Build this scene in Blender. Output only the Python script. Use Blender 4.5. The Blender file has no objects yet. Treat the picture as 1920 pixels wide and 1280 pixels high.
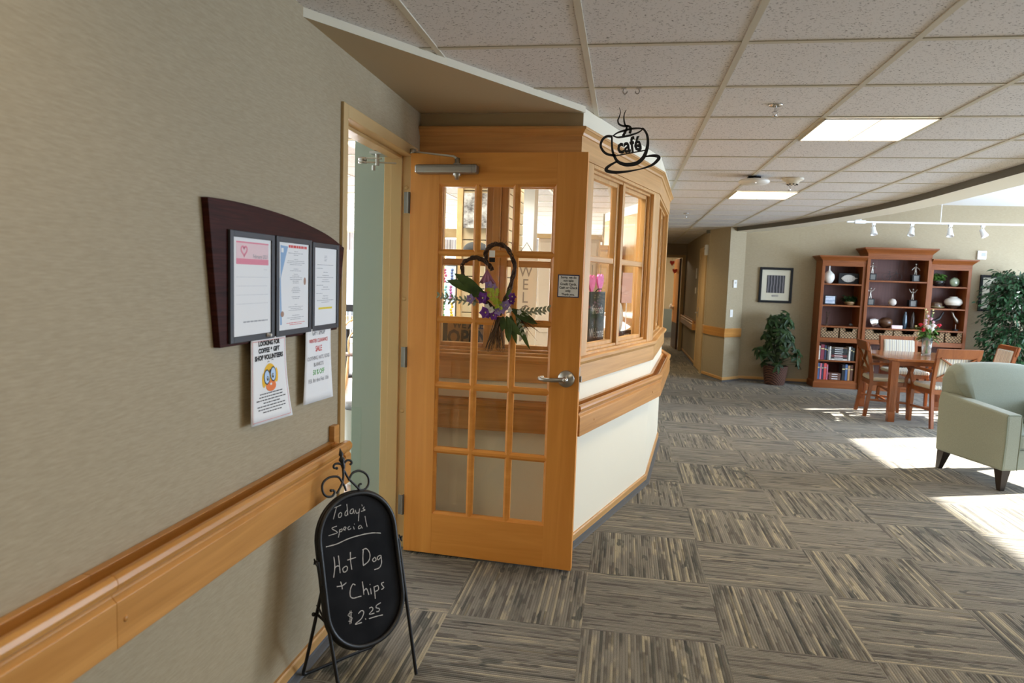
import bpy, bmesh, math, random
from mathutils import Vector, Matrix, Euler
from math import sin, cos, pi, radians, sqrt, atan2

SC = bpy.context.scene
COL = SC.collection
rnd = random.Random(7)

# ------------------------------------------------------------------ camera, world, sun, large lights, exposure
CAM_H = 1.5305
YAW, PIT, ROL, FPX = 0.1589, 0.0908, 0.0340, 1294.8
cy_, sy_, cp_, sp_ = cos(YAW), sin(YAW), cos(PIT), sin(PIT)
fwd = Vector((-sy_ * cp_, cy_ * cp_, -sp_)); rgt = Vector((cy_, sy_, 0)); upv = rgt.cross(fwd)
rx_ = cos(ROL) * rgt + sin(ROL) * upv
ux_ = -sin(ROL) * rgt + cos(ROL) * upv
cd = bpy.data.cameras.new('camera')
cam = bpy.data.objects.new('camera', cd)
COL.objects.link(cam)
cam.matrix_world = Matrix(((rx_.x, ux_.x, -fwd.x, 0), (rx_.y, ux_.y, -fwd.y, 0), (rx_.z, ux_.z, -fwd.z, CAM_H), (0, 0, 0, 1)))
cd.sensor_width = 36.0
cd.lens = FPX * 36.0 / 1920.0
cd.clip_start = 0.02
cd.dof.use_dof = True
cd.dof.focus_distance = 3.9
cd.dof.aperture_fstop = 3.4
SC.camera = cam

SC.view_settings.view_transform = 'Standard'
SC.view_settings.look = 'None'
SC.view_settings.gamma = 1.0
SC.view_settings.use_curve_mapping = False
SC.view_settings.exposure = -0.12

wd = bpy.data.worlds.new('sky'); SC.world = wd; wd.use_nodes = True
wb = wd.node_tree.nodes['Background']
wb.inputs[0].default_value = (0.80, 0.90, 1.0, 1); wb.inputs[1].default_value = 1.6

def area(name, loc, rot, sx, sy, power, color, spread=180):
    l = bpy.data.lights.new(name, 'AREA'); l.shape = 'RECTANGLE'; l.size = sx; l.size_y = sy
    l.energy = power; l.color = color; l.spread = radians(spread)
    o = bpy.data.objects.new(name, l); o.location = loc; o.rotation_euler = rot; COL.objects.link(o)
    return o

DAY = (0.64, 0.80, 1.0); WARM = (1.0, 0.80, 0.56)
sl = bpy.data.lights.new('sun', 'SUN'); sl.energy = 50.0; sl.angle = radians(0.6); sl.color = (1.0, 0.95, 0.86)
so = bpy.data.objects.new('sun', sl); COL.objects.link(so)
SUN_EL = radians(22)
sdir = Vector((-0.935 * cos(SUN_EL), -0.355 * cos(SUN_EL), -sin(SUN_EL)))
so.rotation_euler = sdir.to_track_quat('-Z', 'Y').to_euler()
so.location = (12, 12, 6)
# daylight standing in the openings of the lounge's window wall (x = 7.6)
for nm, y0, y1, p in (('window_daylight', 6.1, 9.55, 500), ('window_daylight', 10.35, 11.3, 85), ('window_daylight', 2.6, 5.2, 110)):
    area(nm, (7.52, (y0 + y1) / 2, 1.4), (0, radians(90), 0), 1.8, y1 - y0 - .05, p, DAY)
# daylight in the cafe's far windows and glazed side
area('cafe_daylight', (-4.6, 14.33, 1.5), (radians(-90), 0, 0), 6.0, 1.9, 1200, (0.92, 0.96, 1.0))
area('cafe_daylight_side', (-7.86, 9.0, 1.5), (0, radians(-90), 0), 1.9, 7.0, 1000, (0.92, 0.96, 1.0))
area('cafe_fill_near', (-6.3, 2.36, 1.5), (radians(90), 0, 0), 2.6, 1.9, 130, (0.92, 0.96, 1.0))  # added fill for surfaces facing the hall; the near café wall has no window

# ------------------------------------------------------------------ mesh helpers
class MB:
    """collects geometry; build() links it as ONE mesh object"""
    def __init__(s): s.v = []; s.f = []; s.m = []; s.sm = []; s.X = None
    def add(s, vs, fs, m=0, sm=False):
        b = len(s.v)
        for p in vs:
            p = Vector(p)
            if s.X is not None: p = s.X @ p
            s.v.append(p)
        for f in fs:
            s.f.append([b + i for i in f]); s.m.append(m); s.sm.append(sm)
        return s
    def box(s, x0, x1, y0, y1, z0, z1, m=0):
        vs = [(x0, y0, z0), (x1, y0, z0), (x1, y1, z0), (x0, y1, z0), (x0, y0, z1), (x1, y0, z1), (x1, y1, z1), (x0, y1, z1)]
        return s.add(vs, [(0, 3, 2, 1), (4, 5, 6, 7), (0, 1, 5, 4), (1, 2, 6, 5), (2, 3, 7, 6), (3, 0, 4, 7)], m)
    def hexa(s, b, t, m=0):
        """b, t: 4 bottom and 4 top corner points, counter clockwise"""
        return s.add(list(b) + list(t), [(0, 3, 2, 1), (4, 5, 6, 7), (0, 1, 5, 4), (1, 2, 6, 5), (2, 3, 7, 6), (3, 0, 4, 7)], m)
    def taper(s, x, y, z0, z1, a0, a1, b0=None, b1=None, dx=0, dy=0, m=0):
        b0 = a0 if b0 is None else b0; b1 = a1 if b1 is None else b1
        q = lambda cx, cy, z, a, b: [(cx - a, cy - b, z), (cx + a, cy - b, z), (cx + a, cy + b, z), (cx - a, cy + b, z)]
        return s.hexa(q(x + dx, y + dy, z0, a0, b0), q(x, y, z1, a1, b1), m)
    def bar(s, p, q, w, h, up=(0, 0, 1), m=0):
        p = Vector(p); q = Vector(q); d = (q - p).normalized(); u = Vector(up)
        r = d.cross(u)
        if r.length < 1e-4: r = d.cross(Vector((1, 0, 0)))
        r.normalize(); u = r.cross(d)
        c = lambda o: [o - r * w / 2 - u * h / 2, o + r * w / 2 - u * h / 2, o + r * w / 2 + u * h / 2, o - r * w / 2 + u * h / 2]
        return s.add(c(p) + c(q), [(0, 1, 2, 3), (7, 6, 5, 4), (0, 4, 5, 1), (1, 5, 6, 2), (2, 6, 7, 3), (3, 7, 4, 0)], m)
    def prism(s, poly, fn0, fn1, m=0, sm=False):
        """poly of 2D points swept from fn0(p) to fn1(p)"""
        n = len(poly)
        vs = [fn0(p) for p in poly] + [fn1(p) for p in poly]
        fs = [list(range(n))[::-1], list(range(n, 2 * n))] + [(i, (i + 1) % n, n + (i + 1) % n, n + i) for i in range(n)]
        return s.add(vs, fs, m, sm)
    def tube(s, pts, r, n=8, closed=False, m=0, flat=None):
        pts = [Vector(p) for p in pts]; k = len(pts)
        rr = r if isinstance(r, (list, tuple)) else [r] * k
        vs = []; prev = None
        for i, p in enumerate(pts):
            if closed: d = pts[(i + 1) % k] - pts[i - 1]
            else: d = pts[min(i + 1, k - 1)] - pts[max(i - 1, 0)]
            if d.length < 1e-9: d = Vector((0, 0, 1))
            d.normalize()
            if prev is None:
                a = Vector((0, 0, 1)) if abs(d.z) < .9 else Vector((1, 0, 0))
                u = d.cross(a).normalized()
            else:
                u = prev - d * prev.dot(d)
                u = u.normalized() if u.length > 1e-6 else d.orthogonal().normalized()
            prev = u; w = d.cross(u)
            for j in range(n):
                a = 2 * pi * j / n
                vs.append(p + (u * cos(a) + w * sin(a)) * rr[i])
        fs = []
        for i in range(k if closed else k - 1):
            a = i * n; b = ((i + 1) % k) * n
            for j in range(n): fs.append((a + j, a + (j + 1) % n, b + (j + 1) % n, b + j))
        s.add(vs, fs, m, True)
        if not closed: s.add(vs[:n], [list(range(n))[::-1]], m); s.add(vs[-n:], [list(range(n))], m)
        return s
    def lathe(s, prof, c=(0, 0, 0), n=20, m=0, sm=True, sx=1, sy=1):
        vs = []; c = Vector(c)
        for r, z in prof:
            for j in range(n):
                a = 2 * pi * j / n; vs.append(c + Vector((r * cos(a) * sx, r * sin(a) * sy, z)))
        fs = []
        for i in range(len(prof) - 1):
            for j in range(n): fs.append((i * n + j, i * n + (j + 1) % n, (i + 1) * n + (j + 1) % n, (i + 1) * n + j))
        s.add(vs, fs, m, sm)
        if prof[0][0] > 1e-5: s.add(vs[:n], [list(range(n))[::-1]], m)
        if prof[-1][0] > 1e-5: s.add(vs[-n:], [list(range(n))], m)
        return s
    def ball(s, c, rx, ry=None, rz=None, n=12, m=0):
        ry = rx if ry is None else ry; rz = rx if rz is None else rz
        h = max(4, n // 2)
        pr = [(max(1e-6, sin(pi * i / h)), -cos(pi * i / h)) for i in range(h + 1)]
        vs = []
        for r, z in pr:
            for j in range(n):
                a = 2 * pi * j / n; vs.append((c[0] + r * cos(a) * rx, c[1] + r * sin(a) * ry, c[2] + z * rz))
        fs = [(i * n + j, i * n + (j + 1) % n, (i + 1) * n + (j + 1) % n, (i + 1) * n + j) for i in range(h) for j in range(n)]
        return s.add(vs, fs, m, True)
    def leaf(s, base, d, nrm, L, W, bend=.15, m=0, seg=3):
        """a folded, curved, pointed leaf"""
        d = Vector(d).normalized(); nrm = Vector(nrm); r = d.cross(nrm)
        if r.length < 1e-4: r = d.orthogonal()
        r.normalize(); u = r.cross(d).normalized(); base = Vector(base)
        vs = []; 
        for i in range(seg + 1):
            t = i / seg; w = W * .5 * (sin(pi * min(1, t * .92 + .06)) ** .8) if i < seg else 0.0006
            c = base + d * L * t - u * bend * L * t * t
            vs += [c - r * w + u * w * .35, c, c + r * w + u * w * .35]
        fs = []
        for i in range(seg):
            a = i * 3; fs += [(a, a + 1, a + 4, a + 3), (a + 1, a + 2, a + 5, a + 4)]
        return s.add(vs, fs, m, True)
    def ribbon(s, pts, w, nrm, m=0):
        """flat stroke of chalk, ink or cut sheet along pts, facing nrm"""
        pts = [Vector(p) for p in pts]; nrm = Vector(nrm).normalized(); vs = []; k = len(pts)
        ww = w if isinstance(w, (list, tuple)) else [w] * k
        for i in range(k):
            d = (pts[min(i + 1, k - 1)] - pts[max(0, i - 1)]).normalized()
            r = d.cross(nrm).normalized()
            vs += [pts[i] - r * ww[i] / 2, pts[i] + r * ww[i] / 2]
        return s.add(vs, [(2 * i, 2 * i + 1, 2 * i + 3, 2 * i + 2) for i in range(k - 1)], m)
    def plate(s, pts, w, nrm, th, m=0):
        """a stroke cut from sheet: ribbon with thickness th"""
        pts = [Vector(p) for p in pts]; nrm = Vector(nrm).normalized(); k = len(pts); vs = []
        closed = (pts[0] - pts[-1]).length < 1e-4
        ww = w if isinstance(w, (list, tuple)) else [w] * k
        for i in range(k):
            if closed: d = pts[(i + 1) % (k - 1)] - pts[(i - 1) % (k - 1)]
            else: d = pts[min(i + 1, k - 1)] - pts[max(0, i - 1)]
            r = d.normalized().cross(nrm).normalized() * ww[i] / 2; t = nrm * th / 2
            vs += [pts[i] - r + t, pts[i] + r + t, pts[i] + r - t, pts[i] - r - t]
        fs = []
        for i in range(k - 1):
            a = 4 * i; b = a + 4
            for j in range(4): fs.append((a + j, a + (j + 1) % 4, b + (j + 1) % 4, b + j))
        if not closed: fs += [(3, 2, 1, 0), (4 * k - 4, 4 * k - 3, 4 * k - 2, 4 * k - 1)]
        return s.add(vs, fs, m)
    def text(s, txt, size, X, m=0, align='CENTER', bold=0.0, ext=0.0, sx=1.0):
        """lettering; X places the text plane (x along the line, y up)"""
        cu = bpy.data.curves.new('t', 'FONT'); cu.body = txt; cu.size = size; cu.align_x = align
        cu.offset = bold; cu.extrude = ext; cu.resolution_u = 2
        ob = bpy.data.objects.new('t', cu); COL.objects.link(ob)
        bpy.context.view_layer.update()
        ev = ob.evaluated_get(bpy.context.evaluated_depsgraph_get()); me = ev.to_mesh()
        vs = [X @ Vector((v.co.x * sx, v.co.y, v.co.z)) for v in me.vertices]
        fs = [list(p.vertices) for p in me.polygons]
        ev.to_mesh_clear()
        bpy.data.objects.remove(ob); bpy.data.curves.remove(cu)
        return s.add(vs, fs, m)
    def build(s, name, mats, parent=None, bev=0, seg=2, sub=0, sol=0, loc=None, rot=None, fix=True):
        me = bpy.data.meshes.new(name)
        me.from_pydata([tuple(p) for p in s.v], [], s.f)
        mats = mats if isinstance(mats, (list, tuple)) else [mats]
        for mm in mats: me.materials.append(mm)
        me.polygons.foreach_set('material_index', s.m)
        me.polygons.foreach_set('use_smooth', s.sm)
        me.update()
        if fix:
            b = bmesh.new(); b.from_mesh(me); bmesh.ops.recalc_face_normals(b, faces=b.faces); b.to_mesh(me); b.free()
        o = bpy.data.objects.new(name, me); COL.objects.link(o)
        if parent: o.parent = parent
        if loc: o.location = loc
        if rot: o.rotation_euler = rot
        if sol:
            md = o.modifiers.new('solid', 'SOLIDIFY'); md.thickness = sol
        if bev:
            md = o.modifiers.new('bevel', 'BEVEL'); md.width = bev; md.segments = seg; md.limit_method = 'ANGLE'; md.angle_limit = radians(35)
            try: md.harden_normals = False
            except Exception: pass
        if sub:
            md = o.modifiers.new('sub', 'SUBSURF'); md.levels = sub; md.render_levels = sub
        return o

def tag(o, label=None, cat=None, group=None, kind=None):
    if label: o['label'] = label
    if cat: o['category'] = cat
    if group: o['group'] = group
    if kind: o['kind'] = kind
    return o

def thing(name, label, cat, loc=(0, 0, 0), rz=0.0, group=None, kind=None, rot=None):
    o = bpy.data.objects.new(name, None); COL.objects.link(o)
    o.empty_display_size = .1
    o.location = loc; o.rotation_euler = rot if rot else (0, 0, rz)
    return tag(o, label, cat, group, kind)

def dup(root, loc, rz, label, group=None):
    r = root.copy(); COL.objects.link(r); r.location = loc; r.rotation_euler = (0, 0, rz); r['label'] = label
    if group: r['group'] = group
    for ch in list(root.children):
        c = ch.copy(); COL.objects.link(c); c.parent = r
        for g in ch.children:
            d = g.copy(); COL.objects.link(d); d.parent = c
    return r

def struct(o, label, cat): return tag(o, label, cat, None, 'structure')

def smooth(pts, k=4, closed=False):
    """Catmull-Rom through the points"""
    P = [Vector(p) for p in pts]; n = len(P); out = []
    for i in range(n if closed else n - 1):
        a = P[(i - 1) % n] if closed or i > 0 else P[0]; b = P[i]; c = P[(i + 1) % n]
        d = P[(i + 2) % n] if closed or i + 2 < n else P[-1]
        for j in range(k):
            t = j / k
            out.append(.5 * ((2 * b) + (c - a) * t + (2 * a - 5 * b + 4 * c - d) * t * t + (3 * b - a - 3 * c + d) * t ** 3))
    if not closed: out.append(P[-1])
    return out

def frame3(o, xd, yd, zd):
    return Matrix(((xd[0], yd[0], zd[0], o[0]), (xd[1], yd[1], zd[1], o[1]), (xd[2], yd[2], zd[2], o[2]), (0, 0, 0, 1)))

# ------------------------------------------------------------------ materials
def mat(name, col=(.5, .5, .5), rough=.5, metal=0, spec=.5, emit=None, es=0, coat=0, sheen=0):
    m = bpy.data.materials.new(name); m.use_nodes = True
    b = m.node_tree.nodes['Principled BSDF']
    b.inputs['Base Color'].default_value = (*col, 1); b.inputs['Roughness'].default_value = rough
    b.inputs['Metallic'].default_value = metal; b.inputs['Specular IOR Level'].default_value = spec
    if coat: b.inputs['Coat Weight'].default_value = coat; b.inputs['Coat Roughness'].default_value = .15
    if sheen: b.inputs['Sheen Weight'].default_value = sheen
    if emit: b.inputs['Emission Color'].default_value = (*emit, 1); b.inputs['Emission Strength'].default_value = es
    return m
def nd(m, t, **kw):
    n = m.node_tree.nodes.new(t)
    for k, v in kw.items():
        if k.startswith('i_'):
            kk = k[2:]; n.inputs[int(kk) if kk.isdigit() else kk].default_value = v
        else: setattr(n, k, v)
    return n
def lk(m, a, b): m.node_tree.links.new(a, b)
def bs(m): return m.node_tree.nodes['Principled BSDF']
def math_(m, op, a, b=None, c=None):
    n = nd(m, 'ShaderNodeMath', operation=op)
    for i, x in enumerate((a, b, c)):
        if x is None: continue
        if isinstance(x, (int, float)): n.inputs[i].default_value = x
        else: lk(m, x, n.inputs[i])
    return n.outputs[0]
def ramp(m, fac, stops, interp='LINEAR'):
    r = nd(m, 'ShaderNodeValToRGB'); r.color_ramp.interpolation = interp
    e = r.color_ramp.elements
    while len(e) < len(stops): e.new(.5)
    for el, (p, c) in zip(e, stops): el.position = p; el.color = (*c, 1)
    lk(m, fac, r.inputs[0]); return r.outputs[0]
def bump(m, h, strength=.2, dist=.002):
    b = nd(m, 'ShaderNodeBump'); b.inputs['Strength'].default_value = strength; b.inputs['Distance'].default_value = dist
    lk(m, h, b.inputs['Height']); lk(m, b.outputs[0], bs(m).inputs['Normal'])
def noise_c(m, scale3, detail=3, coord='Object', dist=0.0, rough=.5):
    tc = nd(m, 'ShaderNodeTexCoord'); mp = nd(m, 'ShaderNodeMapping'); mp.inputs['Scale'].default_value = scale3
    lk(m, tc.outputs[coord], mp.inputs[0])
    n = nd(m, 'ShaderNodeTexNoise'); n.inputs['Scale'].default_value = 1.0; n.inputs['Detail'].default_value = detail
    n.inputs['Distortion'].default_value = dist; n.inputs['Roughness'].default_value = rough
    lk(m, mp.outputs[0], n.inputs[0]); return n.outputs[0]

def wood(name, c0, c1, scale, rough=.36, spec=.45, coat=0.0, dist=.8):
    m = mat(name, c1, rough, spec=spec, coat=coat)
    f = noise_c(m, scale, 4, dist=dist, rough=.6)
    c = ramp(m, f, [(.30, c0), (.50, tuple(.5 * (a + b) for a, b in zip(c0, c1))), (.70, c1)])
    lk(m, c, bs(m).inputs['Base Color'])
    g = noise_c(m, tuple(s * 3 for s in scale), 2)
    bump(m, g, .06, .001)
    return m
GV, GH, GX = (16, 16, .9), (1.1, 1.1, 26), (1.1, 18, 18)
MAPLE_V = wood('maple_upright', (.50, .27, .085), (.66, .385, .145), GV)
MAPLE_H = wood('maple_level', (.48, .25, .08), (.66, .38, .14), GH)
DOORW = wood('door_maple_upright', (.70, .275, .048), (.84, .365, .078), GV, .34)
DOORH = wood('door_maple_level', (.70, .275, .048), (.84, .365, .078), GX, .34)
RAILW = wood('rail_maple', (.42, .185, .042), (.60, .29, .080), GH, .30)
HINGE = mat('hinge_steel', (.24, .23, .21), .5, .8)
CHERRY_V = wood('cherry_upright', (.17, .048, .011), (.27, .082, .019), (24, 24, 1.4), .45, .3)
CHERRY_H = wood('cherry_level', (.17, .048, .011), (.28, .086, .020), (1.6, 24, 24), .45, .3)
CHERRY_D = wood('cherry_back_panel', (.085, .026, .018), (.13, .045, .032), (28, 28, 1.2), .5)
CHAIRW = wood('chair_cherry', (.19, .050, .011), (.29, .090, .022), (10, 10, 3), .28)
MAHOG = wood('mahogany_board', (.018, .0045, .0035), (.062, .014, .010), (3, 3.2, 60), .45, .10, dist=1.6)
DARKLEG = wood('espresso_leg', (.012, .008, .006), (.03, .018, .012), GV, .4)
TANW = wood('tan_beech', (.62, .40, .18), (.74, .52, .27), (8, 8, 8))
FLOORW = wood('cafe_plank', (.16, .09, .05), (.26, .16, .09), (1.0, 14, 1))

def paper_wall(name, c0, c1, scale):
    m = mat(name, c1, .62, spec=.3)
    f = noise_c(m, scale, 3, rough=.65); lk(m, ramp(m, f, [(.3, c0), (.7, c1)]), bs(m).inputs['Base Color'])
    bump(m, f, .25, .0012); return m
WALLP = paper_wall('taupe_wallpaper', (.340, .274, .172), (.415, .344, .228), (26, 26, 260))
def paint(name, c, rough=.6):
    m = mat(name, c, rough, spec=.3); bump(m, noise_c(m, (160, 160, 160), 2), .05, .0006); return m
CREAM = paint('cream_paint', (.80, .745, .60))
FRAMEP = paint('tan_door_frame_paint', (.60, .42, .20), .4)
TANSHADE = paint('tan_soffit_shade', (.46, .37, .235))  # shade on the cream brow and soffit, put into a tan colour
SAGE = paint('sage_paint', (.36, .43, .385))
WHITEP = paint('white_paint', (.86, .87, .88))
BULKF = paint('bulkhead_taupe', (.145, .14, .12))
CEILW = paint('white_ceiling', (.85, .85, .84))
GREYBASE = mat('carpet_cove_grey', (.105, .108, .112), .95)
GRIDM = mat('grid_bar', (.62, .58, .47), .5)
BLACKM = mat('black_metal', (.008, .008, .009), .45)
BLACKP = mat('black_plastic', (.010, .010, .011), .45, spec=.25)
SLATE = mat('chalkboard', (.012, .012, .014), .7, spec=.12)
m = SLATE; lk(m, ramp(m, noise_c(m, (9, 9, 9), 3), [(.35, (.004, .004, .005)), (.75, (.014, .014, .016))]), bs(m).inputs['Base Color'])
CHALK = mat('chalk', (.55, .53, .50), .95)
STEEL = mat('brushed_steel', (.50, .49, .47), .32, 1.0)
ALU = mat('closer_aluminium', (.36, .35, .34), .38, .85)
CHROME = mat('chrome', (.75, .75, .76), .12, 1.0)
WHITEPL = mat('white_plastic', (.82, .81, .77), .4)
PAPER = mat('paper', (.86, .85, .84), .75)
INK = mat('ink_black', (.03, .03, .03), .8)
INKG = mat('ink_grey', (.36, .36, .38), .8)
INKR = mat('ink_red', (.72, .10, .09), .8)
INKGR = mat('ink_green', (.20, .52, .18), .8)
PINKP = mat('print_pink', (.80, .28, .36), .8)
PINKL = mat('print_pale_pink', (.84, .62, .64), .8)
BLUEP = mat('print_blue', (.30, .45, .66), .8)
YELP = mat('print_yellow', (.80, .62, .05), .8)
ORNG = mat('print_orange', (.85, .22, .06), .8)
YELO = mat('print_amber', (.88, .50, .03), .8)
SKYB = mat('print_light_blue', (.50, .66, .88), .8)
FRAMEB = mat('charcoal_frame', (.035, .036, .042), .45)
GLASSV = mat('vase_glass', (.9, .95, .93), .05, spec=.6); bs(GLASSV).inputs['Transmission Weight'].default_value = .9; bs(GLASSV).inputs['IOR'].default_value = 1.3

def glass(name, tint=(.97, .985, .975), refl=.10):
    m = bpy.data.materials.new(name); m.use_nodes = True; nt = m.node_tree
    nt.nodes.remove(nt.nodes['Principled BSDF'])
    t = nd(m, 'ShaderNodeBsdfTransparent'); t.inputs[0].default_value = (*tint, 1)
    g = nd(m, 'ShaderNodeBsdfGlossy'); g.inputs['Roughness'].default_value = .02; g.inputs[0].default_value = (1, 1, 1, 1)
    fr = nd(m, 'ShaderNodeFresnel'); fr.inputs[0].default_value = 1.5
    mx = nd(m, 'ShaderNodeMixShader'); ge = nd(m, 'ShaderNodeNewGeometry'); lk(m, math_(m, 'MULTIPLY', fr.outputs[0], math_(m, 'SUBTRACT', 1.0, ge.outputs['Backfacing'])), mx.inputs[0]); lk(m, t.outputs[0], mx.inputs[1]); lk(m, g.outputs[0], mx.inputs[2])
    lk(m, mx.outputs[0], nt.nodes['Material Output'].inputs[0]); return m
GLASS = glass('window_glass')

def tile_ceiling():
    m = mat('acoustic_tile', (.66, .63, .60), .85, spec=.2)
    f = noise_c(m, (95, 150, 95), 2, rough=.6)
    p = noise_c(m, (420, 420, 420), 1)
    sp = ramp(m, f, [(.335, (0.19, .18, .175)), (.385, (.76, .745, .74))])
    lk(m, sp, bs(m).inputs['Base Color'])
    bump(m, f, .3, .002); return m
TILE = tile_ceiling()

def carpet():
    m = mat('carpet_tile', (.2, .19, .16), .97, spec=.1)
    T = .6096
    g = nd(m, 'ShaderNodeNewGeometry'); sx = nd(m, 'ShaderNodeSeparateXYZ'); lk(m, g.outputs['Position'], sx.inputs[0])
    X = math_(m, 'ADD', sx.outputs[0], .1178); Y = math_(m, 'SUBTRACT', sx.outputs[1], 4.775)
    ix = math_(m, 'FLOOR', math_(m, 'DIVIDE', X, T)); iy = math_(m, 'FLOOR', math_(m, 'DIVIDE', Y, T))
    par = math_(m, 'FLOORED_MODULO', math_(m, 'ADD', ix, iy), 2.0)
    ip = math_(m, 'SUBTRACT', 1.0, par)
    ac = math_(m, 'ADD', math_(m, 'MULTIPLY', X, ip), math_(m, 'MULTIPLY', Y, par))
    al = math_(m, 'ADD', math_(m, 'MULTIPLY', Y, ip), math_(m, 'MULTIPLY', X, par))
    tid = math_(m, 'ADD', math_(m, 'MULTIPLY', ix, 3.17), math_(m, 'MULTIPLY', iy, 7.31))
    row = math_(m, 'FLOOR', math_(m, 'MULTIPLY', ac, 84.0))
    rf = math_(m, 'FRACT', math_(m, 'MULTIPLY', ac, 84.0))
    def nz(a, b, c, det=2):
        v = nd(m, 'ShaderNodeCombineXYZ')
        for k, q in enumerate((a, b, c)):
            if isinstance(q, (int, float)): v.inputs[k].default_value = q
            else: lk(m, q, v.inputs[k])
        n = nd(m, 'ShaderNodeTexNoise'); n.inputs['Scale'].default_value = 1; n.inputs['Detail'].default_value = det
        lk(m, v.outputs[0], n.inputs[0]); return n.outputs[0]
    n1 = nz(math_(m, 'MULTIPLY', row, .71), math_(m, 'MULTIPLY', al, 3.6), tid, 3)        # short dashes within a row
    n2 = nz(math_(m, 'MULTIPLY', row, .19), math_(m, 'MULTIPLY', al, 2.6), tid, 2)        # bands a few rows wide
    n3 = nz(math_(m, 'MULTIPLY', ac, 17), math_(m, 'MULTIPLY', al, 5), tid, 2)            # dark worn patches
    n4 = nz(math_(m, 'MULTIPLY', row, 1.37), tid, 4.0, 0)                                 # per row tone
    f = math_(m, 'ADD', math_(m, 'MULTIPLY', n1, .36), math_(m, 'MULTIPLY', n2, .22))
    f = math_(m, 'ADD', f, math_(m, 'MULTIPLY', n4, .42))
    amp = math_(m, 'MULTIPLY_ADD', ip, .40, .60)                                          # the crosswise tiles read calmer
    f = math_(m, 'MULTIPLY_ADD', math_(m, 'SUBTRACT', f, .50), amp, .50)
    c = ramp(m, f, [(.405, (.064, .060, .041)), (.445, (.144, .128, .096)), (.50, (.192, .172, .134)), (.545, (.212, .191, .150)), (.585, (.35, .305, .205))])
    n5 = nz(math_(m, 'MULTIPLY', row, 2.3), math_(m, 'MULTIPLY', al, 3.0), math_(m, 'ADD', tid, 9.0), 2)   # broken dark lines between rows
    pm = ramp(m, n3, [(.33, (1, 1, 1)), (.355, (0, 0, 0))])
    mx = nd(m, 'ShaderNodeMix', data_type='RGBA'); lk(m, pm, mx.inputs[0]); lk(m, c, mx.inputs[6]); mx.inputs[7].default_value = (.085, .083, .060, 1)
    pile = noise_c(m, (330, 330, 330), 1)
    hs = nd(m, 'ShaderNodeMix', data_type='RGBA', blend_type='MULTIPLY'); hs.inputs[0].default_value = 1
    lk(m, mx.outputs[2], hs.inputs[6]); lk(m, ramp(m, pile, [(.3, (.55, .55, .55)), (.65, (1.15, 1.15, 1.15))]), hs.inputs[7])
    rr = math_(m, 'PINGPONG', rf, .5)
    gx = nd(m, 'ShaderNodeMix', data_type='RGBA', blend_type='MULTIPLY'); gx.inputs[0].default_value = 1
    dk = nd(m, 'ShaderNodeMix', data_type='RGBA', blend_type='MULTIPLY'); dk.inputs[0].default_value = 1
    lk(m, hs.outputs[2], dk.inputs[6]); lk(m, ramp(m, n5, [(.40, (.50, .48, .44)), (.43, (1, 1, 1))]), dk.inputs[7])
    lk(m, dk.outputs[2], gx.inputs[6]); lk(m, ramp(m, rr, [(.02, (.62, .62, .62)), (.16, (1, 1, 1))]), gx.inputs[7])
    lk(m, gx.outputs[2], bs(m).inputs['Base Color'])
    bump(m, math_(m, 'ADD', math_(m, 'MULTIPLY', pile, .5), rr), .5, .004)
    bs(m).inputs['Sheen Weight'].default_value = .15
    return m
CARPET = carpet()

def stripes(name, cols, freq, axis, base=.85):
    m = mat(name, cols[0], .85, spec=.2)
    tc = nd(m, 'ShaderNodeTexCoord'); sx = nd(m, 'ShaderNodeSeparateXYZ'); lk(m, tc.outputs['Object'], sx.inputs[0])
    f = math_(m, 'FRACT', math_(m, 'MULTIPLY', sx.outputs[axis], freq))
    n = len(cols); st = [(i / n, c) for i, c in enumerate(cols)]
    lk(m, ramp(m, f, st, 'CONSTANT'), bs(m).inputs['Base Color']); return m
STRIPE = stripes('striped_upholstery', [(.66, .63, .54), (.50, .45, .34), (.68, .66, .58), (.30, .29, .27), (.66, .63, .54), (.56, .50, .38), (.42, .40, .37)], 12, 0)
def fabric(name, c0, c1, sc=900):
    m = mat(name, c1, .9, spec=.2, sheen=.25)
    f = noise_c(m, (sc, sc, sc), 2); lk(m, ramp(m, f, [(.3, c0), (.7, c1)]), bs(m).inputs['Base Color']); bump(m, f, .25, .001); return m
GREENF = fabric('sage_upholstery', (.25, .282, .232), (.345, .382, .325), 420)
GREENP = mat('sage_piping', (.22, .26, .21), .8)
def wicker(name, c0, c1, fz=70, fx=60):
    m = mat(name, c1, .7)
    tc = nd(m, 'ShaderNodeTexCoord'); sx = nd(m, 'ShaderNodeSeparateXYZ'); lk(m, tc.outputs['Object'], sx.inputs[0])
    ang = math_(m, 'ADD', sx.outputs[0], sx.outputs[1])
    zr = math_(m, 'MULTIPLY', sx.outputs[2], fz); ri = math_(m, 'FLOOR', zr)
    ph = math_(m, 'MULTIPLY', ri, .5)
    w = math_(m, 'SINE', math_(m, 'MULTIPLY', math_(m, 'ADD', math_(m, 'MULTIPLY', ang, fx), ph), 2 * pi))
    z = math_(m, 'SINE', math_(m, 'MULTIPLY', math_(m, 'FRACT', zr), pi))
    h = math_(m, 'MULTIPLY', math_(m, 'MULTIPLY_ADD', w, .5, .5), z)
    lk(m, ramp(m, h, [(.08, c0), (.6, c1)]), bs(m).inputs['Base Color']); bump(m, h, .8, .006); return m
WICKER = wicker('seagrass_weave', (.07, .040, .018), (.44, .28, .14), 46, 22)
WICKERD = wicker('dark_wicker', (.035, .014, .010), (.20, .085, .05), 55, 22)
def leafm(name, c0, c1, rough=.35):
    m = mat(name, c1, rough, spec=.28)
    f = noise_c(m, (14, 14, 14), 2); lk(m, ramp(m, f, [(.35, c0), (.65, c1)]), bs(m).inputs['Base Color']); return m
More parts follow.
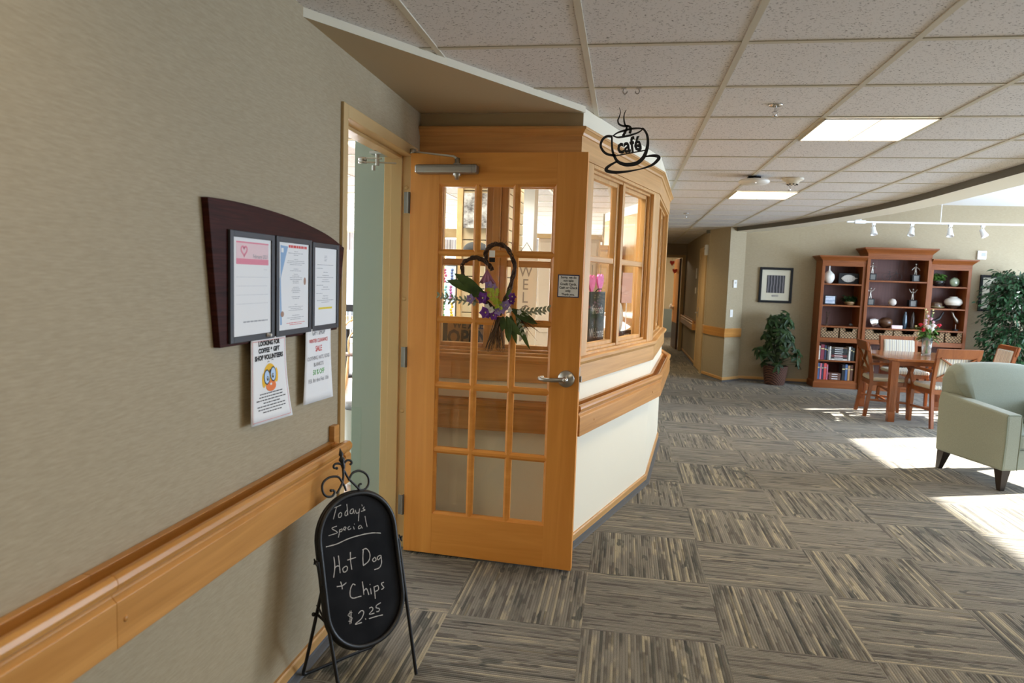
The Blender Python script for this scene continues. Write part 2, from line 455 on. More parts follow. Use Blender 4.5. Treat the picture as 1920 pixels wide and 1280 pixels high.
LEAFD = leafm('dark_leaf', (.007, .022, .005), (.026, .060, .012), .5)
LEAFF = leafm('ficus_leaf', (.009, .034, .012), (.034, .095, .034), .42)
LEAFG = leafm('bright_leaf', (.05, .13, .02), (.12, .26, .05), .5)
LEAFW = leafm('wreath_leaf', (.035, .06, .012), (.075, .115, .025), .5)
LEAFS = leafm('silver_leaf', (.24, .26, .17), (.42, .44, .32), .7)
VINE = wood('grapevine', (.035, .016, .008), (.11, .055, .028), (40, 40, 40), .7)
TWIG = wood('twig', (.06, .033, .016), (.17, .10, .05), (60, 60, 6), .8)
PURPLE = leafm('purple_petal', (.10, .015, .17), (.22, .06, .36), .7)
LILAC = leafm('lilac_petal', (.26, .17, .42), (.42, .30, .58), .7)
LIME = leafm('lime_petal', (.38, .46, .04), (.55, .62, .10), .7)
ROSEP = leafm('red_petal', (.55, .02, .04), (.80, .06, .10), .6)
PINKF = leafm('pink_petal', (.72, .40, .50), (.86, .62, .68), .6)
WHITEF = leafm('white_petal', (.80, .76, .72), (.92, .90, .86), .6)
CERAM = mat('white_ceramic', (.78, .76, .70), .18, coat=.4)
SILVER = mat('silver_cast', (.40, .37, .33), .42, .9)
PLAQUE = mat('dull_plaque', (.13, .125, .115), .5, .4)
SOIL = mat('soil', (.03, .02, .012), .95)
# strokes in metres on their own planes
CHALK_STROKES = [[(0.054,0.6948),(0.073,0.6965),(0.0905,0.6996)],[(0.0719,0.6967),(0.0629,0.6769),(0.0534,0.6558)],[(0.0852,0.6739),(0.076,0.6675),(0.0762,0.6574),(0.0851,0.6582),(0.089,0.6681),(0.0852,0.6739)],[(0.1143,0.6762),(0.1046,0.6698),(0.1023,0.6585),(0.11,0.6585),(0.115,0.6726)],[(0.1145,0.6981),(0.1143,0.6762),(0.1138,0.6577)],[(0.1389,0.6761),(0.1276,0.6734),(0.1241,0.6623),(0.1336,0.6603),(0.1397,0.6708)],[(0.1389,0.6761),(0.141,0.657)],[(0.1466,0.6694),(0.1508,0.6566),(0.1609,0.6579)],[(0.1658,0.6705),(0.1602,0.6529),(0.1546,0.6268)],[(0.1772,0.6836),(0.1782,0.6765)],[(0.1869,0.673),(0.1801,0.6675),(0.1884,0.6606),(0.171,0.6592)],[(0.0641,0.6285),(0.0431,0.625),(0.0582,0.6117),(0.061,0.6044),(0.0272,0.6024)],[(0.0737,0.6147),(0.0697,0.5991),(0.0644,0.5871)],[(0.0732,0.6115),(0.0831,0.6143),(0.082,0.6062),(0.0717,0.6052)],[(0.0898,0.6077),(0.1002,0.6137),(0.0951,0.6182),(0.0892,0.6112),(0.0973,0.606)],[(0.1161,0.6168),(0.1077,0.612),(0.1106,0.6046),(0.1206,0.6074)],[(0.131,0.6118),(0.1334,0.6011)],[(0.1361,0.6208),(0.1373,0.6185)],[(0.1603,0.6103),(0.1517,0.6054),(0.1527,0.5984),(0.163,0.6011)],[(0.1622,0.6098),(0.1676,0.5967)],[(0.185,0.639),(0.1863,0.6164),(0.1886,0.5981)],[(0.0116,0.5663),(0.056,0.566),(0.1025,0.573),(0.1534,0.5745),(0.2051,0.571),(0.2448,0.5611)],[(0.0383,0.5244),(0.0378,0.4896),(0.0283,0.4532)],[(0.0566,0.5241),(0.0569,0.4953),(0.0557,0.4617)],[(0.035,0.4833),(0.0459,0.4893),(0.0558,0.4867)],[(0.0816,0.4798),(0.0685,0.4744),(0.0709,0.4612),(0.0835,0.4631),(0.0872,0.4748),(0.0816,0.4798)],[(0.1063,0.5241),(0.1031,0.4941),(0.1042,0.4612)],[(0.0904,0.4992),(0.1263,0.4998)],[(0.1614,0.5214),(0.1552,0.4916),(0.1533,0.4627)],[(0.1568,0.5189),(0.1743,0.52),(0.1866,0.4984),(0.1789,0.4745),(0.1533,0.4627)],[(0.2062,0.4805),(0.1951,0.474),(0.1996,0.4654),(0.2104,0.4693),(0.2062,0.4805)],[(0.2309,0.4816),(0.2169,0.4777),(0.2198,0.4669),(0.232,0.4738)],[(0.2331,0.4811),(0.2322,0.4532),(0.2201,0.4376),(0.1977,0.4362)],[(0.0367,0.419),(0.0588,0.4163),(0.076,0.4221)],[(0.0535,0.432),(0.0568,0.4169),(0.0572,0.4043)],[(0.1111,0.4033),(0.1014,0.4096),(0.0888,0.3934),(0.0858,0.371),(0.0969,0.3606),(0.1177,0.3591),(0.1303,0.358)],[(0.1414,0.4075),(0.1421,0.3818),(0.1413,0.3602)],[(0.1407,0.3713),(0.1525,0.3788),(0.158,0.3718),(0.1619,0.3534)],[(0.1715,0.3752),(0.1727,0.3529)],[(0.1714,0.3899),(0.1723,0.3871)],[(0.187,0.3763),(0.1877,0.3503),(0.1873,0.3321)],[(0.188,0.3742),(0.2045,0.375),(0.2046,0.3602),(0.1887,0.3574)],[(0.2321,0.3803),(0.2205,0.3779),(0.2257,0.3672),(0.2292,0.3606),(0.2174,0.3565)],[(0.086,0.312),(0.076,0.3145),(0.068,0.308),(0.075,0.301),(0.083,0.294),(0.077,0.285),(0.066,0.288)],[(0.0775,0.321),(0.0715,0.276)],[(0.0825,0.32),(0.077,0.277)],[(0.1098,0.3011),(0.1234,0.3077),(0.1329,0.2994),(0.1196,0.2801),(0.0928,0.2689),(0.1198,0.2664)],[(0.136,0.2756),(0.138,0.2714)],[(0.1575,0.3063),(0.1684,0.3066),(0.1713,0.2966),(0.1546,0.2854),(0.1759,0.2824)],[(0.2086,0.311),(0.1904,0.3073),(0.1862,0.2994),(0.1992,0.2917),(0.1958,0.2836),(0.185,0.2851)],[(0.1511,0.2702),(0.1783,0.2689),(0.211,0.2653)]]
SCROLLS = [[(0.0792,0.7438),(0.0925,0.7581),(0.1091,0.7821),(0.1157,0.8115),(0.1147,0.839),(0.1044,0.8492),(0.0894,0.8516),(0.0804,0.8463),(0.0801,0.8379),(0.091,0.8344)],[(0.1053,0.7828),(0.0977,0.7977),(0.0834,0.8053),(0.0571,0.8066),(0.0334,0.7958),(0.0237,0.7777),(0.0263,0.754),(0.0411,0.7396),(0.0595,0.7376),(0.0704,0.7489),(0.0667,0.758),(0.0577,0.7587)],[(0.1215,0.8173),(0.1351,0.7876),(0.1554,0.7634),(0.176,0.7389)],[(0.1157,0.832),(0.1196,0.8177)],[(0.1257,0.8491),(0.1364,0.856),(0.1498,0.8538),(0.1564,0.8441),(0.1478,0.8386)],[(0.1342,0.781),(0.1488,0.8023),(0.1657,0.8098),(0.1856,0.8091),(0.208,0.7955),(0.2195,0.776),(0.2162,0.7522),(0.2,0.7378),(0.1798,0.7375),(0.1722,0.7465),(0.1765,0.7578),(0.186,0.7595)],[(0.1053,0.7828),(0.1144,0.7641),(0.1179,0.7465)]]
FINIAL = [[(0.1137,0.9047),(0.1154,0.8884),(0.1153,0.873),(0.1169,0.8557),(0.1181,0.8418)]]
CUP = [[(-0.097,2.2254),(-0.0944,2.184),(-0.0868,2.1485),(-0.066,2.113),(-0.0354,2.0984),(-0.0055,2.0968),(0.0298,2.1048),(0.058,2.1315),(0.071,2.1669),(0.0751,2.2021),(0.0692,2.2373),(0.0545,2.2607),(0.0441,2.2678)],[(-0.0913,2.2325),(-0.0723,2.246),(-0.043,2.2561),(-0.0078,2.2649),(0.0276,2.2678),(0.0455,2.2637),(0.0285,2.249),(-0.0064,2.2361),(-0.0416,2.2284),(-0.0713,2.2254),(-0.0913,2.2325)],[(-0.0743,2.1379),(-0.0022,2.1518),(0.0681,2.1657)],[(-0.0941,2.2283),(-0.1193,2.2301),(-0.1397,2.2164),(-0.1493,2.1897),(-0.1404,2.166),(-0.1216,2.1483),(-0.0973,2.1413),(-0.0744,2.1396)],[(-0.0659,2.1118),(-0.101,2.092),(-0.1182,2.0739),(-0.1057,2.0633),(-0.0635,2.0595),(-0.004,2.066),(0.0548,2.0784),(0.1011,2.0964),(0.1264,2.1202),(0.1299,2.1319),(0.1166,2.1389),(0.0872,2.1387),(0.065,2.1339)],[(-0.0678,2.3653),(-0.062,2.343),(-0.0668,2.3195),(-0.0721,2.3049),(-0.0653,2.2872),(-0.044,2.2784),(-0.0232,2.2784),(-0.0091,2.2678),(-0.0126,2.2431)],[(-0.034,2.3546),(-0.0421,2.337),(-0.0439,2.3136),(-0.0385,2.2872),(-0.0289,2.2725),(-0.0338,2.2519),(-0.0447,2.2313)]]
HEART = [[(0.452,1.57),(0.436,1.596),(0.405,1.62),(0.359,1.632),(0.313,1.618),(0.294,1.592),(0.292,1.551),(0.308,1.511),(0.364,1.453),(0.443,1.39),(0.498,1.34)],[(0.416,1.624),(0.419,1.668),(0.448,1.698),(0.493,1.703),(0.532,1.678),(0.56,1.636),(0.569,1.585),(0.56,1.519),(0.543,1.46),(0.519,1.4),(0.498,1.34)]]
# ------------------------------------------------------------------ the setting
XW = -1.166            # left wall
ZC = 2.4595            # tile ceiling
Z2 = 2.88              # raised ceiling of the lounge
def arc_x(y):
    return 2.735 if y < 6.8 else -8.265 + sqrt(max(0, 121 - (y - 6.8) ** 2))

b = MB(); b.box(-8, 7.8, -3.6, 21, -.12, 0)
struct(b.build('floor', CARPET), 'grey and tan striped carpet tiles laid quarter-turned across the lounge and hall', 'floor')
b = MB(); b.box(-7.9, -1.31, 3.95, 14.4, 0, .006); b.box(-7.9, -1.31, -3.5, 3.95, 0, .006)
struct(b.build('floor_cafe', FLOORW), 'brown plank floor inside the café beyond the open door', 'floor')

ys = [6.8 + (12.2 - 6.8) * i / 26 for i in range(27)]
edge = [(2.735, -3.5)] + [(arc_x(y), y) for y in ys]
poly = [(-8, -3.5)] + edge + [(1.37, 12.22), (1.37, 16.4), (-8, 16.4)]
b = MB(); b.prism(poly, lambda p: (p[0], p[1], ZC), lambda p: (p[0], p[1], ZC + .1))
ceil_o = struct(b.build('ceiling', TILE), 'speckled white acoustic tile ceiling over the hall with a curved far edge', 'ceiling')
b = MB()
for i in range(-12, 6):
    x = -.2031 + .6096 * i
    y1 = 16.4
    if x > 1.36:
        if x > 2.73: continue
        y1 = 6.8 + sqrt(max(0, 121 - (x + 8.265) ** 2))
    b.box(x - .0125, x + .0125, -3.5, y1 - .01, ZC - .005, ZC)
for j in range(-9, 24):
    y = 2.225 + .6096 * j
    x1 = arc_x(y) if y < 12.2 else 1.37
    b.box(-8, x1 - .01, y - .0125, y + .0125, ZC - .004, ZC)
b.build('ceiling_grid', GRIDM, ceil_o)

b = MB()
pts = [(2.735, -3.5)] + [(arc_x(y), y) for y in ys]
for i in range(len(pts) - 1):
    p, q = Vector(pts[i]), Vector(pts[i + 1])
    def off(k, o):
        a = Vector(pts[max(0, k - 1)]); c = Vector(pts[min(len(pts) - 1, k + 1)]); d = (c - a).normalized()
        return Vector(pts[k]) + Vector((d.y, -d.x)) * o
    pi_, qi, po, qo = off(i, 0), off(i + 1, 0), off(i, .31), off(i + 1, .31)
    zb, zt = 2.398, 2.95
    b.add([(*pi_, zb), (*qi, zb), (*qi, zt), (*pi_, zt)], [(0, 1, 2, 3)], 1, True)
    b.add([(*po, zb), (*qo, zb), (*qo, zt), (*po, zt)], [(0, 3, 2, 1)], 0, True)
    b.add([(*pi_, zb), (*po, zb), (*qo, zb), (*qi, zb)], [(0, 1, 2, 3)], 0)
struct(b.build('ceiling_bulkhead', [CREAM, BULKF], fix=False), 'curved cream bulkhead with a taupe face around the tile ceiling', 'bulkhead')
b = MB(); b.box(.4, 7.8, -3.6, 11.85, Z2, Z2 + .06)
struct(b.build('ceiling_raised', CEILW), 'plain white raised ceiling over the lounge by the windows', 'ceiling')

# left wall with the doorway
DY0, DY1, DZ = 2.762, 3.640, 2.165          # clear opening
b = MB()
b.box(XW - .134, XW, -3.5, DY0 - .04, 0, ZC); b.box(XW - .134, XW, DY1 + .07, 3.80, 0, ZC); b.box(XW - .134, XW, DY0 - .04, DY1 + .07, DZ + .04, ZC)
struct(b.build('wall_left', WALLP), 'taupe textured wallpaper wall with the café doorway', 'wall')
fr = struct(thing('trim_1', 'tan painted metal door frame around the café doorway', 'door frame', (XW, DY0, 0)), 'tan painted metal door frame around the café doorway', 'door frame')
fr.location = (0, 0, 0)
b = MB()
x0, x1 = XW - .15, XW + .013
b.box(x0, x1, DY0 - .05, DY0, 0, DZ + .055); b.box(x0, x1, DY1, DY1 + .085, 0, DZ + .055); b.box(x0, x1, DY0 - .001, DY1 + .001, DZ, DZ + .055)
b.build('door_jamb', FRAMEP, fr, bev=.004)
b = MB(); xs0, xs1 = XW - .105, XW - .045
b.box(xs0, xs1, DY0, DY0 + .016, 0, DZ); b.box(xs0, xs1, DY1 - .016, DY1, 0, DZ); b.box(xs0, xs1, DY0, DY1, DZ - .016, DZ)
b.build('door_stop', FRAMEP, fr, bev=.002)
for z in (2.0, 1.40, .78, .30):
    b = MB(); b.X = Matrix.Translation((XW - .022, DY1 - .001, z)) @ Matrix.Rotation(radians(90), 4, 'X'); b.lathe([(.012, 0), (.011, .002), (.006, .004), (0.0001, .0045)], n=14); b.build('plug_button', FRAMEP, fr)

# bay: polyline of the cafe's glazed front
BAY = [Vector((XW, 3.80)), Vector((-.269, 3.80)), Vector((.219, 5.30)), Vector((.38, 6.83)), Vector((.22, 8.4)), Vector((-.2, 9.7))]
def sweep(path, prof, name, m, parent=None, bev=0, cap=True):
    P = [Vector(p) for p in path]; n = len(P); k = len(prof)
    N = []
    for i in range(n - 1):
        d = (P[i + 1] - P[i]).normalized(); N.append(Vector((d.y, -d.x)))
    b = MB(); vs = []
    for i in range(n):
        if i == 0: mv = N[0]
        elif i == n - 1: mv = N[-1]
        else: mv = (N[i - 1] + N[i]) / (1 + N[i - 1].dot(N[i]))
        for o, z in prof:
            q = P[i] + mv * o; vs.append((q.x, q.y, z))
    fs = []
    for i in range(n - 1):
        for j in range(k):
            fs.append((i * k + j, i * k + (j + 1) % k, (i + 1) * k + (j + 1) % k, (i + 1) * k + j))
    if cap: fs += [list(range(k))[::-1], list(range((n - 1) * k, n * k))]
    b.add(vs, fs)
    return b.build(name, m, parent, bev=bev)
struct(sweep(BAY, [(0, 0), (0, .96), (-.12, .96), (-.12, 0)], 'wall_bay_lower', CREAM), 'cream low wall under the café bay windows', 'wall')
b = MB(); b.box(XW, -.262, 3.797, 3.80, 2.352, ZC - .035)  # thin sheet in shade tone laid over the cream band above the door
struct(b.build('wall_bay_brow_shade', TANSHADE), 'cream wall strip with painted shade between the soffit and the maple crown over the door', 'wall')
struct(sweep(BAY, [(0, 2.345), (0, ZC - .002), (-.12, ZC - .002), (-.12, 2.345)], 'wall_bay_upper', CREAM), 'cream band of wall above the café bay windows', 'wall')
struct(sweep(BAY, [(-.12, .955), (.016, .955), (.016, 1.062), (.024, 1.066), (.030, 1.076), (.036, 1.080), (.036, 1.098), (.030, 1.102), (-.30, 1.102), (-.30, 1.072), (-.12, 1.072)], 'trim_2', MAPLE_H, bev=.002), 'maple sill and apron running around the café bay', 'trim')
struct(sweep(BAY, [(-.12, 2.19), (.006, 2.19), (.006, 2.303), (.014, 2.307), (.018, 2.320), (.030, 2.334), (.036, 2.336), (.036, 2.348), (.030, 2.352), (-.12, 2.352)], 'trim_3', MAPLE_H, bev=.0015), 'maple header and crown moulding around the café bay', 'trim')
BASEP = [(0, .028), (.012, .028), (.014, .032), (.014, .066), (.010, .072), (0, .072)]
COVEP = [(0, 0), (.034, 0), (.030, .006), (.012, .014), (.009, .028), (0, .028)]
def base_run(path, nm, label, wood_m=MAPLE_H):
    t = struct(thing(nm, label, 'baseboard'), label, 'baseboard')
    sweep(path, BASEP, 'wood_cap', wood_m, t); sweep(path, COVEP, 'carpet_cove', GREYBASE, t)
base_run(BAY[:], 'baseboard_bay', 'maple baseboard over grey carpet cove around the café bay')
base_run([(XW, -3.4), (XW, DY0 - .052)], 'baseboard_left', 'maple baseboard over grey carpet cove along the taupe left wall')

# soffit over the door alcove
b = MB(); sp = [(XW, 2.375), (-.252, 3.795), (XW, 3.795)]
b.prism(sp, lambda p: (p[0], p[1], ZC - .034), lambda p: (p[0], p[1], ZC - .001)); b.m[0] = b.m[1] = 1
struct(b.build('ceiling_soffit', [CREAM, TANSHADE]), 'cream triangular soffit over the door alcove', 'soffit')

# bay windows
def bay_window(num, A, B, s0, s1, z0, z1, label, ztop=2.19):
    d = B - A; L = d.length; d.normalize()
    w = struct(thing('window_%d' % num, label, 'window', (A.x, A.y, 0), atan2(d.y, d.x)), label, 'window')
    b = MB(); zl = 1.10
    b.box(0, s0, 0, .12, zl, ztop); b.box(s1, L, 0, .12, zl, ztop)
    if z1 < ztop - .001: b.box(s0, s1, 0, .12, z1, ztop)
    if z0 > zl + .001: b.box(s0, s1, .004, .12, zl, z0)
    b.build('window_frame', MAPLE_V, w, bev=.003)
    b = MB(); q = .016                                                # stepped stops inside the opening
    b.box(s0, s0 + q, .026, .046, z0, z1); b.box(s1 - q, s1, .026, .046, z0, z1); b.box(s0 + q, s1 - q, .026, .046, z1 - q, z1); b.box(s0 + q, s1 - q, .026, .046, z0, z0 + q)
    b.build('window_stop', MAPLE_V, w, bev=.002)
    sm = (s0 + s1) / 2
    b = MB(); b.box(sm - .022, sm + .022, .022, .105, z0, z1); b.build('mullion', MAPLE_V, w, bev=.003)
    zm = (z0 + z1) / 2 + .02
    for a0, a1 in ((s0, sm - .022), (sm + .022, s1)):
        b = MB(); st = .040
        b.box(a0, a0 + st, .048, .088, z0, z1); b.box(a1 - st, a1, .048, .088, z0, z1)
        b.box(a0 + st, a1 - st, .048, .088, z1 - st, z1); b.box(a0 + st, a1 - st, .048, .088, z0, z0 + st)
        sa = b.build('sash', MAPLE_V, w, bev=.005)
        b = MB(); b.box(a0 + st, a1 - st, .052, .084, zm - .019, zm + .019); b.build('muntin', MAPLE_H, sa, bev=.005)
        b = MB(); b.box(a0 + st - .005, a1 - st + .005, .067, .070, z0 + st - .005, z1 - st + .005); b.build('glass', GLASS, sa)
    return w
bay_window(1, BAY[0], BAY[1], .095, .790, 1.118, 2.070, 'maple two-light café window behind the open glazed door')
bay_window(2, BAY[1], BAY[2], .215, 1.445, 1.118, 2.170, 'maple café window with chalkboard and pink hearts behind its glass')
bay_window(3, BAY[2], BAY[3], .115, 1.43, 1.118, 2.170, 'maple café window around the bay corner, seen edge-on')
b = MB()
for A, B in ((BAY[3], BAY[4]), (BAY[4], BAY[5])):
    d = (B - A).normalized(); n = Vector((-d.y, d.x)) * .12
    b.hexa([(*A, 1.10), (*B, 1.10), (*(B + n), 1.10), (*(A + n), 1.10)], [(*A, 2.19), (*B, 2.19), (*(B + n), 2.19), (*(A + n), 2.19)])
struct(b.build('wall_bay_far', MAPLE_V), 'maple panelled far side of the café bay', 'wall')

# walls of the lounge and hall
b = MB(); b.box(1.86, 7.75, 11.70, 11.85, 0, Z2 + .05)
struct(b.build('wall_back', WALLP), 'taupe wallpaper wall behind the cherry bookcases', 'wall')
b = MB()
crn = [(1.37, 12.1), (1.60, 11.35), (1.885, 11.64), (1.885, 11.72), (1.5, 12.1)]
b.prism(crn, lambda p: (p[0], p[1], 0), lambda p: (p[0], p[1], Z2 + .05))
struct(b.build('wall_corner', WALLP), 'angled wallpapered corner between the hall and the lounge', 'wall')
b = MB(); b.box(1.37, 1.50, 12.09, 16.4, 0, ZC + .08)
struct(b.build('wall_hall_right', WALLP), 'taupe wallpaper wall along the right of the hall', 'wall')
b = MB(); b.box(1.295, 1.50, 16.4, 16.52, 0, ZC + .08); b.box(.25, 1.295, 16.4, 16.52, 2.16, ZC + .08); b.box(-.2, .25, 16.4, 16.52, 0, ZC + .08)
struct(b.build('wall_hall_end', WALLP), 'end wall of the hall with a wide doorway', 'wall')
b = MB(); b.box(-.34, -.2, 9.69, 16.4, 0, ZC)
struct(b.build('wall_hall_left', WALLP), 'wallpapered hall wall past the café bay', 'wall')
b = MB(); b.box(-1.5, 2.6, 20.2, 20.35, 0, 2.6); b.box(-1.6, -1.5, 16.5, 20.3, 0, 2.6); b.box(2.6, 2.7, 16.5, 20.3, 0, 2.6)
struct(b.build('wall_far_room', WALLP), 'pale wall of the room beyond the hall doorway', 'wall')
b = MB(); b.box(-1.6, 2.7, 16.5, 20.3, 2.5, 2.58)
struct(b.build('ceiling_far_room', CEILW), 'white ceiling of the room beyond the hall doorway', 'ceiling')
# window wall of the lounge, open where the daylight and the sun come in
b = MB(); W0, W1 = .45, 2.32
wins = [(2.6, 5.2), (6.1, 9.55), (10.35, 11.3)]
y = -3.6
for a, c in wins:
    b.box(7.6, 7.75, y, a, 0, Z2); b.box(7.6, 7.75, a, c, 0, W0); b.box(7.6, 7.75, a, c, W1, Z2); y = c
b.box(7.6, 7.75, y, 11.85, 0, Z2)
struct(b.build('wall_right', WALLP), 'window wall along the right of the lounge', 'wall')
b = MB(); b.box(-1.3, 7.75, -3.75, -3.55, 0, Z2)
struct(b.build('wall_near', WALLP), 'wall behind the viewer', 'wall')
base_run([(1.37, 13.40), (1.37, 16.38)][::-1], 'baseboard_hall', 'maple baseboard along the right hall wall')
base_run([(1.37, 12.1), (1.60, 11.35), (1.885, 11.64), (1.885, 11.70), (7.6, 11.70)], 'baseboard_back', 'maple baseboard around the angled corner and the lounge back wall')

# cafe shell
b = MB(); b.box(-8.0, -7.9, 3.9, 14.5, 0, .55); b.box(-8.0, -7.9, 3.9, 14.5, 2.42, ZC); b.box(-8.0, -7.9, 3.8, 5.4, .55, 2.42); b.box(-8, -7.9, 12.6, 14.5, .55, 2.42)
struct(b.build('wall_cafe_left', WHITEP), 'white window wall on the far left of the café', 'wall')
b = MB(); b.box(-8.0, -.3, 14.4, 14.5, 0, .55); b.box(-8, -.3, 14.4, 14.5, 2.42, ZC); b.box(-1.5, -.3, 14.4, 14.5, .55, 2.42)
struct(b.build('wall_cafe_end', WHITEP), 'white window wall at the far end of the café', 'wall')
b = MB(); b.box(-8.0, -1.3, 2.2, 2.3, 0, ZC)
struct(b.build('wall_cafe_near', SAGE), 'sage wall of the café nearest the doorway', 'wall')
b = MB(); b.box(-1.515, XW - .134, 3.72, 3.80, 0, ZC); b.box(-1.515, -1.30, 3.80, 3.92, 0, ZC)
struct(b.build('wall_cafe_stub', SAGE), 'short sage green wall just inside the café doorway', 'wall')
b = MB(); b.box(-1.519, -1.455, 3.716, 3.7195, 0, .768); b.box(-1.519, -1.516, 3.716, 3.80, 0, .768)
g = b.build('corner_guard', GLASS); tag(g, 'clear corner guard on the sage wall end inside the doorway', 'corner guard')
b = MB(); 
wf = struct(thing('window_5', 'wide café window with slim mullions and a grey valance', 'window', (0, 14.28, 0)), 'wide café window with slim mullions and a grey valance', 'window')
for x in (-7.5, -6.9, -6.3, -5.72, -5.55, -5.0, -4.4, -3.8, -3.2, -2.6, -2.0, -1.5): b.box(x - .035, x + .035, -.02, .04, .55, 2.42)
b.box(-7.9, -1.5, -.02, .04, .52, .60); b.box(-7.9, -1.5, -.02, .04, 2.36, 2.44)
b.build('window_frame', TANW, wf, bev=.004)
VALM = stripes('valance_cloth', [(.16, .15, .16), (.34, .31, .30), (.22, .20, .21), (.40, .38, .36)], 9, 0)
b = MB(); n = 120; vs = []
for i in range(n + 1):
    x = -7.9 + 6.4 * i / n; y = -.10 + .03 * sin(i * 1.35)
    vs += [(x, y, 2.02), (x, y, 2.40)]
b.add(vs, [(2 * i, 2 * i + 2, 2 * i + 3, 2 * i + 1) for i in range(n)], 0, True); b.build('valance', VALM, wf, sol=.006)
# ------------------------------------------------------------------ the open café door
LEAF_RZ = atan2(-.062, .998)
LW, LZ0, LZ1, LT = .936, .012, 2.170, .045
door = struct(thing('door_1', 'honey maple fifteen-light glazed door standing open with a heart wreath', 'door', (-1.131, 3.573, 0), LEAF_RZ), 'honey maple fifteen-light glazed door standing open with a heart wreath', 'door')
GX0, GX1, GZ0, GZ1 = .148, .768, .238, 2.010
b = MB()
b.box(-.014, GX0, 0, LT, LZ0, LZ1); b.box(GX1, LW - .014, 0, LT, LZ0, LZ1); b.build('door_stile', DOORW, door, bev=.002)
b = MB(); b.box(GX0 - .001, GX1 + .001, .0005, LT - .0005, LZ0, GZ0); b.box(GX0 - .001, GX1 + .001, .0005, LT - .0005, GZ1, LZ1); b.build('door_rail', DOORH, door, bev=.002)
# sticking around the glass, and the muntin grid
b = MB(); cw = (GX1 - GX0) / 3; rh = (GZ1 - GZ0) / 5; q = .012
def bead(b, x0, x1, z0, z1, w, y0, y1):
    """bevelled frame: outer edge at depth y0, inner edge at depth y1"""
    o = [(x0, z0), (x1, z0), (x1, z1), (x0, z1)]; i = [(x0 + w, z0 + w), (x1 - w, z0 + w), (x1 - w, z1 - w), (x0 + w, z1 - w)]
    vs = [(x, y0, z) for x, z in o] + [(x, y1, z) for x, z in i] + [(x, .022, z) for x, z in i] + [(x, .022, z) for x, z in o]
    fs = []
    for k in range(4):
        l = (k + 1) % 4; fs += [(k, l, 4 + l, 4 + k), (4 + k, 4 + l, 8 + l, 8 + k), (8 + k, 8 + l, 12 + l, 12 + k), (12 + k, 12 + l, l, k)]
    b.add(vs, fs)
for i in range(3):
    for j in range(5):
        x0, z0 = GX0 + i * cw, GZ0 + j * rh
        e = lambda k, a: a if k else .0
        bead(b, x0 + (.006 if i else 0), x0 + cw - (.006 if i < 2 else 0), z0 + (.006 if j else 0), z0 + rh - (.006 if j < 4 else 0), q, .006, .014)
        b.X = Matrix.Translation((0, LT, 0)) @ Matrix.Scale(-1, 4, (0, 1, 0))
        bead(b, x0 + (.006 if i else 0), x0 + cw - (.006 if i < 2 else 0), z0 + (.006 if j else 0), z0 + rh - (.006 if j < 4 else 0), q, .006, .014)
        b.X = None
for i in (1, 2): b.box(GX0 + i * cw - .0065, GX0 + i * cw + .0065, .005, LT - .005, GZ0, GZ1)
for j in range(1, 5): b.box(GX0, GX1, .0055, LT - .0055, GZ0 + j * rh - .0065, GZ0 + j * rh + .0065)
b.build('muntin_grid', DOORH, door)
b = MB(); b.box(GX0 + .002, GX1 - .002, .0205, .0235, GZ0 + .002, GZ1 - .002); b.build('glass', GLASS, door)
# lever handle
b = MB(); b.X = Matrix.Translation((.857, 0, 1.027)) @ Matrix.Rotation(radians(90), 4, 'X')
b.lathe([(.044, 0), (.044, .006), (.040, .012), (.026, .014), (.022, .018), (.0001, .018)], n=32)
ros = b.build('handle_rosette', STEEL, door)
b = MB(); b.tube([(.857, 0, 1.027), (.857, -.052, 1.027)], .0125, 14); b.ball((.857, -.052, 1.027), .017, .013, .017)
lv = smooth([(.857, -.050, 1.027), (.82, -.056, 1.025), (.78, -.056, 1.023), (.748, -.052, 1.023), (.728, -.040, 1.024), (.722, -.022, 1.025), (.742, -.012, 1.026)], 4)
b.tube(lv, [.012] * 8 + [.0105] * (len(lv) - 8), 12)
b.build('handle_lever', STEEL, door)
b = MB(); b.X = Matrix.Translation((.857, -.060, 1.027)) @ Matrix.Rotation(radians(90), 4, 'X'); b.lathe([(.010, -.01), (.010, .006), (.007, .008), (.0001, .008)], n=16); b.build('lock_cylinder', CHROME, ros)
b = MB(); b.box(LW - .016, LW - .012, .010, .036, .96, 1.09); b.box(LW - .014, LW - .002, .014, .030, 1.012, 1.042); b.build('latch', STEEL, door, bev=.001)
# hinges
for z in (1.912, 1.088, .270):
    b = MB(); b.tube([(-.022, -.006, z - .055), (-.022, -.006, z + .055)], .0065, 10)
    b.box(-.046, -.022, -.006, -.003, z - .055, z + .055); b.box(-.022, -.0135, -.004, .03, z - .055, z + .055)
    b.build('hinge', HINGE, door, bev=.0008)
# closer
b = MB(); b.box(.030, .362, -.062, 0, 2.058, 2.103); cl = b.build('closer_body', ALU, door, bev=.010, seg=3)
b = MB(); b.box(.336, .3365, -.0625, -.0005, 2.060, 2.1015); b.box(.034, .358, -.0626, -.0624, 2.088, 2.0895); b.build('closer_seam', BLACKP, cl)
b = MB(); b.lathe([(.020, 0), (.020, .006), (.013, .010), (.013, .034), (.0001, .034)], c=(.252, -.032, 2.103), n=18)
b.lathe([(.022, 0), (.022, -.010), (.014, -.016), (.011, -.030), (.0001, -.031)], c=(.252, -.032, 2.058), n=18); b.build('closer_spindle', STEEL, cl)
b = MB()
b.bar((.252, -.032, 2.135), (.232, -.030, 2.146), .028, .010); b.bar((.236, -.030, 2.146), (-.012, .02, 2.181), .019, .008)
b.lathe([(.0001, 0), (.018, 0), (.019, .004), (.019, .020), (.016, .024), (.0001, .024)], c=(-.012, .02, 2.170), n=18)
b.bar((-.012, .02, 2.186), (-.175, .135, 2.182), .016, .007)
